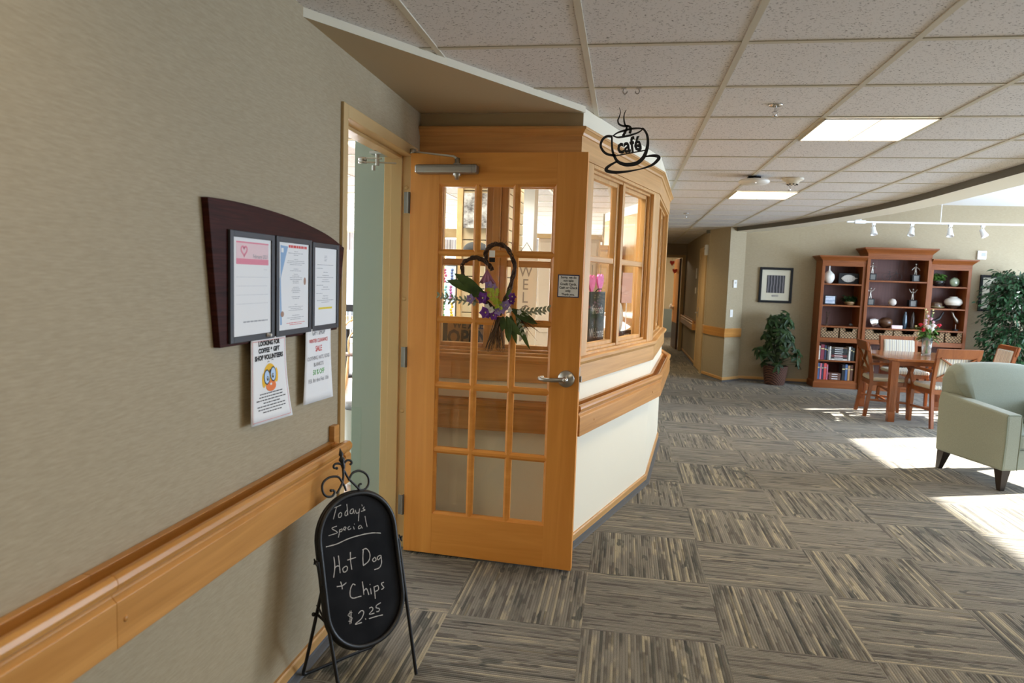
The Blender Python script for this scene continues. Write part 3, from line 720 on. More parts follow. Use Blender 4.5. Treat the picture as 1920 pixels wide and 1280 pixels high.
b.build('closer_arm', STEEL, door)
# frame shoe of the closer, up under the head of the frame
t = thing('closer_shoe', 'steel closer shoe fixed under the head of the tan door frame', 'door hardware', (-1.31, 3.58, 2.13))
b = MB(); b.box(-.03, .09, -.10, .0, .020, .034); b.tube([(.0, -.06, .02), (.0, -.06, -.035)], .010, 12); b.tube([(-.02, -.06, -.035), (-.02, -.06, -.06)], .009, 10); b.build('shoe_plate', STEEL, t, bev=.002)
b = MB(); b.lathe([(.0001, -.012), (.022, -.012), (.022, .004), (.0001, .004)], c=(-.075, -.075, 0), n=20); b.lathe([(.0001, -.026), (.022, -.026), (.022, -.016), (.0001, -.016)], c=(-.075, -.075, 0), n=20)
b.bar((-.075, -.075, .0), (.02, -.055, .002), .02, .006); b.bar((-.075, -.075, -.02), (.09, -.02, -.016), .018, .006); b.build('hold_open_arm', STEEL, t)

# notice taped to the door
def leafM(s, z, y=-.001):
    M = Matrix.Translation((-1.131, 3.573, 0)) @ Matrix.Rotation(LEAF_RZ, 4, 'Z')
    return M @ Matrix.Translation((s, y, z))
t = thing('door_notice', 'small white payment notice with a navy border taped beside the door handle', 'notice', leafM(.849, 1.502).to_translation(), LEAF_RZ)
b = MB(); b.box(-.055, .055, -.0012, 0, -.0575, .0575); b.build('border', mat('navy_border', (.03, .04, .12), .6), t)
b = MB(); b.box(-.050, .050, -.0016, -.0012, -.0525, .0525); b.build('paper', PAPER, t)
RX = Matrix.Rotation(radians(90), 4, 'X')
b = MB()
for s_, z in (('Sorry, we do', .0385), ('not take', .0225), ('Credit Cards.', .0045), ('Cash or Check', -.0135), ('only.', -.0295), ('Thank you.', -.0475)):
    b.text(s_, .0165, Matrix.Translation((0, -.0018, z)) @ RX, bold=.0005, sx=.92)
b.build('lettering', INK, t)

# ------------------------------------------------------------------ heart wreath hanging on the door
wr = thing('heart_wreath', 'grapevine heart wreath with purple flowers hanging on the glazed door', 'wreath', leafM(.46, 1.45).to_translation(), LEAF_RZ)
def wl(s, z, y): return Vector((s - .46, y, z - 1.45))
for side in (0, 1):
    b = MB(); ctr = HEART[side]
    for k in range(11):
        ph = k * .57; r = .0016 + .0012 * (k % 3); amp = .012 * (.35 + .65 * ((k * 37 % 10) / 10))
        pts = []
        sm_ = smooth([wl(s, z, -.016) for s, z in ctr], 5)
        tw = 2.2 + .3 * (k % 4)
        for i, p in enumerate(sm_):
            a = ph + i * .23 * tw; tt = sm_[min(i + 1, len(sm_) - 1)] - sm_[max(0, i - 1)]; tt.normalize()
            nn_ = tt.cross(Vector((0, 1, 0)))
            pts.append(p + nn_ * amp * cos(a) + Vector((0, -abs(amp) * (.9 + sin(a)) * .8, 0)))
        b.tube(pts, r, 5)
    b.build('vine', VINE, wr)
r2 = random.Random(3)
b = MB()
for k in range(46):                                                   # bundle of twigs under the flowers
    s0 = .497 + r2.uniform(-.015, .02); s1 = .425 + .115 * r2.random(); z1 = 1.145 + r2.uniform(0, .03)
    p = [wl(s0, 1.33, -.02 - r2.random() * .02), wl(s0 * .5 + s1 * .5 + r2.uniform(-.006, .006), 1.24, -.022 - r2.random() * .02), wl(s1, z1, -.012 - r2.random() * .02)]
    b.tube(smooth(p, 3), [.0017] * 5 + [.0008] * 2, 4)
b.build('twig_bundle', TWIG, wr); b = MB()
for k in range(22):                                                   # loose sprigs at the right
    a = r2.uniform(-.9, .35); p0 = wl(.60, 1.33, -.02); L = r2.uniform(.05, .14)
    b.tube([p0, p0 + Vector((cos(a) * L * .5, -.01, sin(a) * L * .5 - .01)), p0 + Vector((cos(a) * L, -.015 - .01 * r2.random(), sin(a) * L - .02))], [.0014, .0011, .0006], 4)
b.build('loose_twigs', TWIG, wr); b = MB()
for k in range(9):
    p0 = wl(.50, 1.695, -.02); a = r2.uniform(.2, 2.6); L = r2.uniform(.02, .05)
    b.tube([p0, p0 + Vector((cos(a) * L, -.006, sin(a) * L))], [.001, .0005], 4)
b.build('loose_twigs', TWIG, wr)
b = MB()
for (s0, z0), (s1, z1), w in (((.41, 1.448), (.214, 1.519), .055), ((.395, 1.462), (.262, 1.548), .050), ((.42, 1.44), (.285, 1.505), .060), ((.548, 1.423), (.553, 1.475), .034), ((.565, 1.373), (.70, 1.306), .045),
    ((.536, 1.335), (.622, 1.238), .042), ((.551, 1.330), (.556, 1.204), .040), ((.521, 1.334), (.527, 1.262), .034), ((.589, 1.344), (.66, 1.172), .030), ((.50, 1.39), (.44, 1.33), .03), ((.43, 1.45), (.34, 1.44), .04), ((.56, 1.34), (.60, 1.20), .032)):
    p, q = wl(s0, z0, -.030), wl(s1, z1, -.045 - r2.random() * .02)
    b.leaf(p, q - p, (r2.uniform(-.3, .3), -1, r2.uniform(-.2, .4)), (q - p).length, w, .16, seg=5)
b.build('broad_leaf_spray', LEAFW, wr)
b = MB()
def sprig(p, q, n, L):
    p, q = Vector(p), Vector(q); d = (q - p).normalized(); b.tube([p, (p + q) / 2 + Vector((0, -.004, .006)), q], [.0013, .001, .0007], 4)
    for i in range(n):
        c = p.lerp(q, (i + 1) / n)
        for sg in (-1, 1):
            a = r2.uniform(.5, 1.0) * sg; dr = Vector((d.x * cos(a) - d.z * sin(a), -.25 + .3 * r2.random(), d.x * sin(a) + d.z * cos(a)))
            b.leaf(c, dr, (r2.uniform(-.4, .4), -1, .2), L * r2.uniform(.8, 1.2), L * .5, .2)
sprig(wl(.40, 1.40, -.03), wl(.178, 1.430, -.045), 9, .026); sprig(wl(.40, 1.40, -.03), wl(.215, 1.405, -.05), 7, .024)
b.build('silver_sprig', LEAFS, wr); b = MB()
sprig(wl(.58, 1.36, -.03), wl(.752, 1.385, -.045), 8, .026); sprig(wl(.59, 1.35, -.03), wl(.73, 1.37, -.05), 6, .024); sprig(wl(.59, 1.34, -.03), wl(.63, 1.26, -.05), 4, .024)
b.build('silver_sprig', LEAFS, wr)
def bloom(b, c, R, n, tilt=.5, layers=2, m=0):
    c = Vector(c)
    for l in range(layers):
        for i in range(n):
            a = 2 * pi * (i + .5 * l) / n + r2.uniform(-.15, .15); d = Vector((cos(a), -tilt - .35 * l + r2.uniform(-.15, .15), sin(a)))
            nn_ = Vector((-cos(a) * .3, -1, -sin(a) * .3))
            b.leaf(c, d, nn_, R * (1 - .25 * l), R * .95, .35, m, 3)
    b.ball(c + Vector((0, -.006, 0)), R * .16, n=8, m=m + 1)
YC = mat('stamen_yellow', (.72, .62, .30), .8)
for s, z, R in ((.415, 1.426, .034), (.432, 1.352, .034), (.475, 1.339, .026), (.570, 1.439, .022), (.565, 1.415, .020)):
    b = MB(); bloom(b, wl(s, z, -.045), R, 6); b.build('purple_bloom', [PURPLE, YC], wr)
for s, z, R in ((.35, 1.419, .026), (.447, 1.493, .024), (.519, 1.378, .032), (.540, 1.395, .026), (.500, 1.362, .024), (.470, 1.485, .020)):
    b = MB(); bloom(b, wl(s, z, -.05), R, 5); b.build('lilac_bloom', [LILAC, YC], wr)
for s, z in ((.471, 1.45), (.496, 1.399)):
    b = MB()
    for k in range(13):
        bloom(b, wl(s + r2.uniform(-.024, .024), z + r2.uniform(-.028, .028), -.05 - r2.random() * .014), .011, 5, .6, 1)
    b.build('lime_cluster', [LIME, LIME], wr)
for s, z, R in ((.46, 1.365, .020), (.44, 1.385, .014), (.61, 1.36, .014), (.56, 1.37, .014)):
    b = MB(); bloom(b, wl(s, z, -.05), R, 5); b.build('white_bloom', [WHITEF, YC], wr)
# gauze pouch tied in the heart and the shop tag
b = MB(); c = wl(.425, 1.575, -.02); vs = [c]
for i in range(13): vs.append(wl(.385 + .09 * i / 12, 1.50 + .004 * sin(i * 2.1), -.02 - .008 * cos(i * 1.7)))
b.add(vs, [(0, i, i + 1) for i in range(1, 13)], 0, True); b.build('gauze_pouch', mat('pink_gauze', (.50, .22, .36), .8), wr, sol=.001)
b = MB(); b.box(-.015, .015, -.047, -.046, 0, .034); b.build('price_tag', PAPER, wr, loc=wl(.456, 1.636, 0))
b = MB(); b.box(-.015, .015, -.047, -.046, 0, .022); b.build('price_tag', BLACKP, wr, loc=wl(.457, 1.611, 0))
# ------------------------------------------------------------------ handrails
RAILP = [(0, .675), (.086, .675), (.086, .783), (.080, .789), (.074, .795), (.074, .801), (.080, .806), (.088, .814), (.091, .826), (.088, .838), (.079, .845), (.068, .845), (.060, .838), (.056, .826), (.054, .79), (.022, .79), (.022, .842), (0, .842)]
def plug(parent, p, n):
    n = Vector(n).normalized(); q = n.to_track_quat('Z', 'Y').to_matrix().to_4x4()
    b = MB(); b.X = Matrix.Translation(p) @ q; b.lathe([(.0075, -.003), (.0075, .001), (.004, .003), (.0001, .0032)], n=12); b.build('screw_plug', RAILW, parent)
rl = thing('handrail', 'long honey maple handrail running along the taupe wallpaper wall', 'handrail')
sweep([(XW, -1.6), (XW, 1.318)], RAILP, 'rail_section', wood('rail_maple_pale', (.46, .205, .048), (.62, .31, .088), GH, .3), rl, bev=.0015)
sweep([(XW, 1.3185), (XW, 2.60)], RAILP, 'rail_section', RAILW, rl, bev=.0015)
b = MB(); P_ = [(0, .675), (.086, .675), (.086, .79), (.078, .80), (.090, .818), (.091, .832), (.080, .845), (.060, .846), (.04, .83), (.022, .83), (.022, .842), (0, .842)]
b.prism(P_, lambda p: (XW + p[0], 2.60, p[1]), lambda p: (XW + p[0], 2.655, p[1])); b.build('rail_return', RAILW, rl, bev=.003)
b = MB(); b.box(XW, XW + .024, 2.625, 2.675, .80, .905); b.build('end_block', RAILW, rl, bev=.003)
plug(rl, (XW + .086, 1.345, .735), (1, 0, 0)); plug(rl, (XW + .086, 2.52, .735), (1, 0, 0))
rl = thing('handrail', 'honey maple handrail wrapped around the cream café bay', 'handrail')
sweep(BAY, [(o, z + .010) for o, z in RAILP], 'rail_section', RAILW, rl, bev=.0015)
d1 = (BAY[2] - BAY[1]).normalized(); n1 = Vector((d1.y, -d1.x))
for s in (.16, 1.36):
    q = BAY[1] + d1 * s + n1 * .086; plug(rl, (q.x, q.y, .745), (n1.x, n1.y, 0))

# ------------------------------------------------------------------ notice board and its papers
def wall_thing(name, label, cat, y, z, out=0.0, group=None):           # local x along the wall, -y into the room, z up
    return thing(name, label, cat, (XW + out, y, z), pi / 2, group)
nb = wall_thing('notice_board', 'dark mahogany arched notice board hanging above the handrail', 'notice board', 2.2, 1.3)
top = smooth([(2.708, 1.633, 0), (2.55, 1.674, 0), (2.349, 1.704, 0), (2.2, 1.718, 0), (2.026, 1.727, 0), (1.88, 1.729, 0), (1.767, 1.726, 0)], 4)
pol = [(1.823, 1.302), (2.643, 1.301)] + [(p.x, p.y) for p in top]
b = MB(); b.prism([(y - 2.2, z - 1.3) for y, z in pol], lambda p: (p[0], 0, p[1]), lambda p: (p[0], -.022, p[1])); b.build('board', MAHOG, nb, bev=.002)
def lines(b, rows, w, h, th, m=0, y=-.0012, seed=1):
    r = random.Random(seed)
    for fz, c, L in rows:
        x = (c - L / 2) * w; end = (c + L / 2) * w
        while x < end - .004:
            l = min(r.uniform(.006, .022), end - x); b.box(x, x + l, y - .0001, y, h - fz * 2 * h - th / 2, h - fz * 2 * h + th / 2, m); x += l + .003
frames = []
for k, (y0, y1, z0, z1, lab) in enumerate(((1.862, 2.122, 1.310, 1.645, 'black-framed calendar page with a pink heading, first frame on the mahogany board'),
        (2.134, 2.394, 1.310, 1.645, 'black-framed page with a blue corner wedge, middle frame on the mahogany board'), (2.402, 2.640, 1.310, 1.640, 'black-framed page with a yellow highlighted line, last frame on the mahogany board'))):
    yc, zc, hw, hh = (y0 + y1) / 2, (z0 + z1) / 2, (y1 - y0) / 2, (z1 - z0) / 2
    t = wall_thing('document_frame', lab, 'framed notice', yc, zc, .0225, 'framed pages on the notice board')
    b = MB(); fw = .019
    b.box(-hw, -hw + fw, -.009, 0, -hh, hh); b.box(hw - fw, hw, -.009, 0, -hh, hh); b.box(-hw + fw, hw - fw, -.009, 0, hh - fw, hh); b.box(-hw + fw, hw - fw, -.009, 0, -hh, -hh + fw)
    b.build('frame', FRAMEB, t, bev=.002)
    pw, ph = hw - fw + .002, hh - fw + .002
    b = MB(); b.box(-pw, pw, -.004, -.001, -ph, ph); b.build('page', PAPER, t)
    b = MB(); w2 = 2 * pw; Y = -.0043
    bx = lambda fx0, fx1, fz0, fz1, m, y=Y: b.box((fx0 - .5) * w2, (fx1 - .5) * w2, y - .0001, y, ph - fz1 * 2 * ph, ph - fz0 * 2 * ph, m)
    if k == 0:
        bx(.09, .92, .05, .215, 0); bx(.09, .92, .045, .06, 1, Y - .0001); bx(.09, .92, .215, .272, 1, Y - .0001)
        hp = [(0.28 + .075 * (16 * sin(a) ** 3) / 16, .135 - .055 * (13 * cos(a) - 5 * cos(2 * a) - 2 * cos(3 * a) - cos(4 * a)) / 16) for a in [2 * pi * i / 24 for i in range(24)]]
        b.plate([((x - .5) * w2, Y - .0004, ph - z * 2 * ph) for x, z in hp + hp[:1]], .006, (0, -1, 0), .0001, 1)
        b.text('February 2021', .017, Matrix.Translation((.045, Y - .0005, ph - .205 * 2 * ph)) @ RX, 2, sx=.9)
        for fz in (.32, .40, .49, .58, .67): lines(b, [(fz, 0 if fz > .33 else .34, .82 if fz > .33 else .1)], w2, ph, .0012, 3, Y, int(fz * 100))
        lines(b, [(.855, .08, .64)], w2, ph, .004, 2, Y, 5)
        b.build('print', [PINKL, PINKP, INKG, mat('ink_pale_grey', (.6, .6, .62), .8)], t)
    elif k == 1:
        x_ = lambda f: (f - .5) * w2; z_ = lambda f: ph - f * 2 * ph
        b.add([(x_(.07), Y, z_(.04)), (x_(.30), Y, z_(.05)), (x_(.07), Y, z_(.42))], [(0, 1, 2)], 0); b.add([(x_(.05), Y, z_(.40)), (x_(.075), Y, z_(.40)), (x_(.12), Y, z_(.93)), (x_(.06), Y, z_(.93))], [(0, 1, 2, 3)], 0)
        bx(.09, .16, .07, .12, 3, Y - .0002)
        lines(b, [(.045, .12, .6)], w2, ph, .009, 1, Y, 11)
        lines(b, [(f, .06, l) for f, l in ((.10, .12), (.12, .5), (.14, .16), (.19, .12), (.21, .55), (.23, .58), (.25, .4), (.30, .16), (.32, .38), (.36, .14), (.38, .24), (.40, .40), (.42, .38), (.44, .22), (.46, .2), (.51, .18), (.53, .26), (.55, .28), (.57, .22), (.62, .28), (.64, .2), (.71, .08), (.735, .48), (.755, .34), (.775, .46), (.835, .24), (.86, .56), (.88, .36))], w2, ph, .0016, 2, Y, 12)
        lines(b, [(.92, .06, .6), (.94, .06, .4)], w2, ph, .002, 1, Y, 13)
        b.ball((x_(.86), Y, z_(.44)), .009, .0004, .014, 10, 4); b.ball((x_(.13), Y, z_(.81)), .012, .0004, .010, 10, 4)
        b.build('print', [BLUEP, INKR, INKG, PAPER, mat('print_brown', (.42, .25, .18), .8)], t)
    else:
        lines(b, [(f, c, l) for f, c, l in ((.105, 0, .1), (.125, 0, .12), (.145, 0, .1), (.165, 0, .12), (.22, 0, .72), (.265, -.26, .26), (.315, 0, .2), (.355, 0, .28), (.38, 0, .74), (.41, 0, .28), (.435, 0, .34), (.48, -.24, .3), (.505, 0, .22), (.535, 0, .36), (.585, -.26, .26), (.62, 0, .22), (.65, 0, .28), (.675, 0, .72), (.70, 0, .34))], w2, ph, .0018, 0, Y, 21)
        bx(.20, .80, .765, .79, 1); b.build('print', [INKG, YELP], t)

def flyer(name, label, y0, w, ztop, h, curl, rows, parent_mats, extra=None):
    """hanging sheet: local x 0..w, z 0..-h, bowing into the room by curl(u, v)"""
    t = thing(name, label, 'flyer', (XW, y0, ztop), pi / 2, 'paper flyers hanging under the notice board')
    F = lambda x, z, o=0.0: Vector((x, -curl(x / w, -z / h) - o, z))
    b = MB(); n = 10
    vs = [F(w * i / n, -h * j / n) for j in range(n + 1) for i in range(n + 1)]
    b.add(vs, [(j * (n + 1) + i, j * (n + 1) + i + 1, (j + 1) * (n + 1) + i + 1, (j + 1) * (n + 1) + i) for j in range(n) for i in range(n)], 0, True)
    b.build('sheet', PAPER, t, sol=.0004, fix=False)
    b = MB()
    for txt, size, z, mi, bold, sx in rows:
        q = MB(); q.text(txt, size, Matrix.Translation((w / 2, z, 0)), mi, bold=bold, sx=sx)
        b.add([F(v.x, v.y, .0012) for v in q.v], q.f, mi)
    if extra: extra(b, F, w, h)
    b.build('lettering', parent_mats, t, fix=False)
    return t
def smiley(b, F, w, h):
    cx, cz = w * .50, -h * .475
    def disc(x, z, rx, rz, m, o, n=22): b.add([F(x + rx * cos(2 * pi * i / n), z + rz * sin(2 * pi * i / n), o) for i in range(n)], [list(range(n))], m)
    disc(cx, cz + .004, .040, .042, 3, .0012); disc(cx + .004, cz - .028, .030, .018, 4, .0015); disc(cx + .003, cz - .022, .006, .004, 0, .0024)
    disc(cx - .038, cz - .006, .010, .024, 3, .0013); disc(cx + .040, cz + .004, .010, .024, 3, .0013)
    for s in (-1, 1):
        disc(cx + s * .0195, cz + .006 + s * .003, .0185, .025, 2, .0018); disc(cx + s * .0195, cz + .006 + s * .003, .0150, .021, 5, .0021); disc(cx + s * .016, cz + .001 + s * .003, .0055, .008, 2, .0024)
        disc(cx + s * .0165, cz + .003 + s * .003, .002, .003, 0, .0027)
        b.ribbon([F(cx + s * .013 + .006 * i, cz + .053 + s * .002 + (.003 if i == 1 else 0), .0014) for i in range(3)], .002, (0, -1, 0), 2)
    disc(cx, cz + .020, .005, .006, 2, .0025)
    m_ = .009
    for a, c in (((m_, -m_), (m_, -h + m_)), ((m_, -h + m_), (w - m_, -h + m_)), ((w - m_, -h + m_), (w - m_, -m_)), ((w - m_, -m_), (m_, -m_))):
        b.ribbon([F(a[0] + (c[0] - a[0]) * i / 8, a[1] + (c[1] - a[1]) * i / 8, .0012) for i in range(9)], .0012, (0, -1, 0), 6)
    r = random.Random(4)
    for j, L in enumerate((.56, .60, .74, .40, .70, .66, .44)):
        z = -h * (.655 + .036 * j); x = w * (.5 - L / 2)
        while x < w * (.5 + L / 2):
            l = r.uniform(.006, .02); b.ribbon([F(x, z, .0012), F(x + l, z, .0012)], .0032, (0, -1, 0), 2); x += l + .003
flyer('volunteer_flyer', 'white volunteer flyer with an orange smiling face pinned under the first two frames', 1.978, .222, 1.313, .276, lambda u, v: .028 + .028 * u * v * v,
      [('LOOKING FOR', .021, -.024, 2, .0012, .95), ('COFFEE & GIFT', .021, -.047, 2, .0012, .95), ('SHOP VOLUNTEERS', .021, -.070, 2, .0012, .95)],
      [PAPER, INKG, INK, YELO, ORNG, SKYB, INKR], smiley)
flyer('sale_flyer', 'white gift shop sale flyer with red and green lettering under the last frame', 2.348, .216, 1.319, .278, lambda u, v: .030 + (-.008 + .021 * u) * v * v,
      [('GIFT SHOP', .027, -.024, 1, .0006, .85), ('WINTER CLEARANCE', .020, -.052, 2, .0002, .82), ('SALE', .030, -.086, 2, .0005, .85), ('CLOTHING, HATS, GOGS', .020, -.117, 1, .0002, .82), ('BLANKETS', .020, -.142, 1, .0002, .85),
       ('50 % OFF', .027, -.174, 3, .0005, .85), ('FEB. 8th thru Feb. 13th', .021, -.202, 1, .0002, .80)], [PAPER, INKG, INKR, INKGR])
b = MB(); b.X = Matrix.Translation((XW + .034, 2.075, 1.322)) @ Matrix.Rotation(radians(90), 4, 'Y'); b.lathe([(.006, -.01), (.006, 0), (.004, .006), (.006, .010), (.0001, .011)], n=12)
tag(b.build('push_pin', WHITEPL), 'white push pin holding the volunteer flyer to the board', 'push pin')

# ------------------------------------------------------------------ chalkboard easel
CBZ = atan2(.808, .589); TL_ = radians(14)
cb = thing('chalkboard_easel', 'black metal A-frame chalkboard with handwritten special beside the left wall', 'chalkboard', (-.911, 2.178, 0), CBZ)
def CP(u, v, o=0.0): return Vector((u, v * sin(TL_) - o * cos(TL_), v * cos(TL_) + o * sin(TL_)))
CN = Vector((0, -cos(TL_), sin(TL_)))
def stadium(hw, v0, v1, R, n=14):
    c = .147; out = []
    for cx, cv, a0 in ((c + hw - R, v0 + R, -pi / 2), (c + hw - R, v1 - R, 0), (c - hw + R, v1 - R, pi / 2), (c - hw + R, v0 + R, pi)):
        for i in range(n + 1): a = a0 + pi / 2 * i / n; out.append((cx + R * cos(a), cv + R * sin(a)))
    return out
b = MB(); st = stadium(.158, .184, .726, .150); b.prism(st, lambda p: CP(p[0], p[1], 0), lambda p: CP(p[0], p[1], -.008)); b.build('slate_panel', SLATE, cb)
b = MB(); b.tube([CP(u, v, .003) for u, v in stadium(.160, .181, .729, .152)], .0095, 8, True); b.tube([CP(u, v, -.006) for u, v in stadium(.166, .175, .735, .158)], .008, 8, True); b.build('rim', BLACKM, cb)
b = MB()
for i, s in enumerate(CHALK_STROKES):
    pts = [CP(u, v, .0008) for u, v in s]
    if len(pts) > 2: pts = smooth(pts, 5)
    k = len(pts); b.ribbon(pts, [(.0023 if i < 21 else .0019 if 43 <= i <= 45 else .0030) * (.75 + .5 * abs(sin(j * .9 + i))) for j in range(k)], CN)
b.build('chalk_writing', CHALK, cb, fix=False)
b = MB(); b.tube([CP(.004, 0.006), CP(-.026, .523)], .0068, 8); b.build('front_leg', BLACKM, cb)
b = MB(); b.tube([CP(.326, 0.006), CP(.320, .523)], .0068, 8); b.build('front_leg', BLACKM, cb)
b = MB(); b.tube(smooth([(-.018, .10, .43), (-.004, .24, .09), (0, .272, .022), (.012, .28, .007), (.05, .28, .007), (.27, .28, .007), (.308, .28, .007), (.32, .272, .022), (.318, .24, .09), (.314, .10, .43)], 4), .0064, 8); b.build('back_leg', BLACKM, cb)
b = MB(); b.tube([(-.012, .155, .30), CP(-.012, .30)], .005, 6); b.tube([(-.014, .150, .335), CP(-.012, .29)], .004, 6); b.ball((-.024, .155, .302), .008, n=8); b.build('brace', BLACKM, cb)
for u in (-.034, .330):
    b = MB(); c = CP(u, .523)
    for k in range(4):
        a = pi / 4 + k * pi / 2; b.tube([c, c + Vector((0, cos(a) * .014, sin(a) * .014))], [.005, .003], 6)
    b.ball(c, .007, n=8); b.build('wing_nut', BLACKM, cb)
b = MB()
for s in SCROLLS: b.tube(smooth([CP(u, v) for u, v in s], 4), .0044, 7)
for u, v in ((.091, .8344), (.0577, .7587)): b.ball(CP(u, v), .006, n=8)
b.build('scroll_work', BLACKM, cb)
b = MB(); q = [CP(u, v) for u, v in ((.1185, .828), (.1178, .842), (.1170, .852), (.1163, .860), (.1156, .868), (.1154, .874), (.1153, .880), (.1152, .886), (.1143, .896), (.1137, .906))]
b.tube(q, [.006, .009, .007, .012, .010, .005, .009, .008, .004, .0008], 10); b.build('finial', BLACKM, cb)

# ------------------------------------------------------------------ hanging café sign
cs = thing('cafe_sign', 'black cut metal coffee cup sign reading café hanging from the tile ceiling', 'sign', (-.006, 3.44, 2.06))
def cp_(p): return (p[0] + .006, 0, p[1] - 2.06)
b = MB()
W_ = [(.0105, .0105), (.0065, .0065), (.0055, .0055), (.0115, .0115), (.010, .010), (.003, .013), (.003, .012)]
for i, s in enumerate(CUP):
    pts = smooth([cp_(p) for p in s], 5); k = len(pts)
    if i == 0: ww = [.009 + .010 * sin(pi * min(1, j / k * 1.05)) ** 2 for j in range(k)]
    elif i == 1: ww = [.0058 + .004 * (sin(2 * pi * j / k) ** 2) for j in range(k)]
    elif i == 4: ww = [.005 + .011 * abs(sin(pi * (j / k) * 2 + .2)) for j in range(k)]
    elif i in (5, 6): ww = [.002 + .011 * (j / k) ** .8 for j in range(k)]
    else: ww = [W_[i][0]] * k
    b.plate(pts, ww, (0, -1, 0), .004)
b.build('cup_outline', BLACKM, cs, fix=True)
b = MB(); b.text('café', .098, Matrix.Translation(cp_((-.0085, 2.1575))) @ Matrix.Rotation(radians(-8.9), 4, 'Y') @ RX, bold=.0032, ext=.002, sx=.74); b.build('lettering', BLACKM, cs)
CLEAR = mat('clear_line', (.75, .72, .68), .3)
for x in (-.035, .030):
    b = MB(); b.tube([(x, 0, .205), (x * 1.0, .002, ZC - 2.06 - .022)], .0006, 5); b.build('hanging_line', CLEAR, cs)
for x in (-.05, .02):
    t = thing('ceiling_hook', 'small clear hook on the ceiling grid above the café sign, one of a pair', 'hook', (x, 3.444, ZC - .004), 0, 'pair of clear hooks over the café sign')
    t['label'] = 'left of two small clear ceiling hooks over the café sign' if x < 0 else 'right of two small clear ceiling hooks over the café sign'
    sg = -1 if x < 0 else 1
    b = MB(); b.box(-.012, .012, -.010, .010, -.003, 0); b.tube(smooth([(0, 0, -.003), (.004 * sg, 0, -.016), (-.004 * sg, 0, -.026), (-.014 * sg, 0, -.022), (-.016 * sg, 0, -.014)], 4), .003, 7); b.build('hook_body', mat('hook_clear', (.42, .40, .38), .3), t)

# ------------------------------------------------------------------ ceiling fixtures
LAMP = mat('lamp_diffuser', (.9, .9, .88), .5, emit=(1.0, .84, .62), es=4.0)
LAMPC = (1.0, .76, .45)
def panel(x, y, label, group='recessed ceiling light panels', power=16.5, col=None):
    t = thing('ceiling_light', label, 'ceiling light', (x, y, ZC), 0, group)
    b = MB(); h = .290
    b.box(-h, h, -h, h, -.0085, -.0055); b.build('diffuser', LAMP, t)
    b = MB(); f = .2925
    b.box(-f, -f + .008, -f, f, -.0115, -.0052); b.box(f - .008, f, -f, f, -.0115, -.0052); b.box(-f, f, -f, -f + .008, -.0115, -.0052); b.box(-f, f, f - .008, f, -.0115, -.0052); b.box(-.003, .003, -f, f, -.0100, -.0086)
    b.build('frame', GRIDM, t)
    l = area('panel_lamp', (0, 0, -.0125), (0, 0, 0), .56, .56, power, col or LAMPC, 140); l.parent = t
    return t
cx_ = -.2031 + .6096 * 2.5
panel(cx_, 2.225 + .6096 * 3.5, 'lit ceiling light panel nearest the viewer above the hall carpet')
panel(cx_, 2.225 + .6096 * 8.5, 'lit ceiling light panel farther down, behind the round white access point')
for j in (-1.5, -6.5): panel(cx_, 2.225 + .6096 * j, 'lit ceiling light panel over the hall behind the viewer')
panel(-.2031 - .6096 * .5, 2.225 - .6096 * 2.5, 'added unseen light panel warming the notice board wall near the viewer', power=3.2)  # unseen panel added to throw warm light on the near left wall
for x, y in ((-3.0, 5.0), (-3.0, 8.0), (-5.4, 5.0), (-5.4, 8.0), (-3.0, 11.0), (-5.4, 11.0), (-.5, 5.15), (-1.7, 5.0), (-1.1, 6.3)):  # the entries in and near the bay are added to brighten its interior
    i = round((x + .2031) / .6096 - .5); j = round((y - 2.225) / .6096 - .5)
    panel(-.2031 + .6096 * (i + .5), 2.225 + .6096 * (j + .5), 'lit ceiling light panel inside the café, some added as fill', 'café ceiling light panels', 18.0, (1.0, .93, .84))
def sprinkler(x, y, label):
    t = thing('fire_sprinkler', label, 'sprinkler', (x, y, ZC), 0, 'ceiling sprinkler heads')
    b = MB(); b.lathe([(.0001, 0), (.036, 0), (.034, -.006), (.014, -.010), (.0001, -.010)], n=20); b.build('escutcheon', CHROME, t)
    b = MB(); b.tube([(0, 0, -.008), (0, 0, -.034)], .006, 10)
    for s in (-1, 1): b.tube([(s * .006, 0, -.03), (s * .012, 0, -.042), (0, 0, -.056)], .0022, 6)
    b.lathe([(.0001, -.056), (.014, -.057), (.014, -.059), (.0001, -.060)], n=14); b.build('head', CHROME, t)
sprinkler(.715, 3.79, 'chrome ceiling sprinkler nearest the viewer, left of the big light panel')
sprinkler(1.417, 6.62, 'chrome ceiling sprinkler between the smoke detector and the farther light panel')
sprinkler(.743, 9.40, 'chrome ceiling sprinkler farthest down the hall ceiling')
t = thing('access_point', 'round white wireless access point clipped under a ceiling grid bar', 'access point', (1.03, 6.17, ZC))
b = MB(); b.box(-.05, .05, -.03, .03, -.028, -.005); b.box(-.012, .012, -.05, .05, -.018, -.004); b.build('mount', BLACKP, t, bev=.003)
b = MB(); b.lathe([(.0001, -.028), (.09, -.028), (.118, -.034), (.128, -.044), (.124, -.056), (.10, -.068), (.05, -.074), (.0001, -.075)], n=32); b.build('housing', WHITEPL, t)
b = MB(); b.ball((0, -.095, -.0695), .006, .006, .002, 8); b.build('status_light', mat('status_led', (.9, .9, .9), .3, emit=(1, 1, 1), es=1.5), t)
t = thing('smoke_detector', 'cream smoke detector on the ceiling beside the round access point', 'smoke detector', (1.365, 6.28, ZC))
b = MB(); b.lathe([(.0001, 0), (.088, 0), (.088, -.012), (.080, -.018), (.058, -.026), (.046, -.046), (.034, -.054), (.0001, -.056)], n=28); b.build('housing', mat('aged_white_plastic', (.72, .66, .54), .45), t)
b = MB()
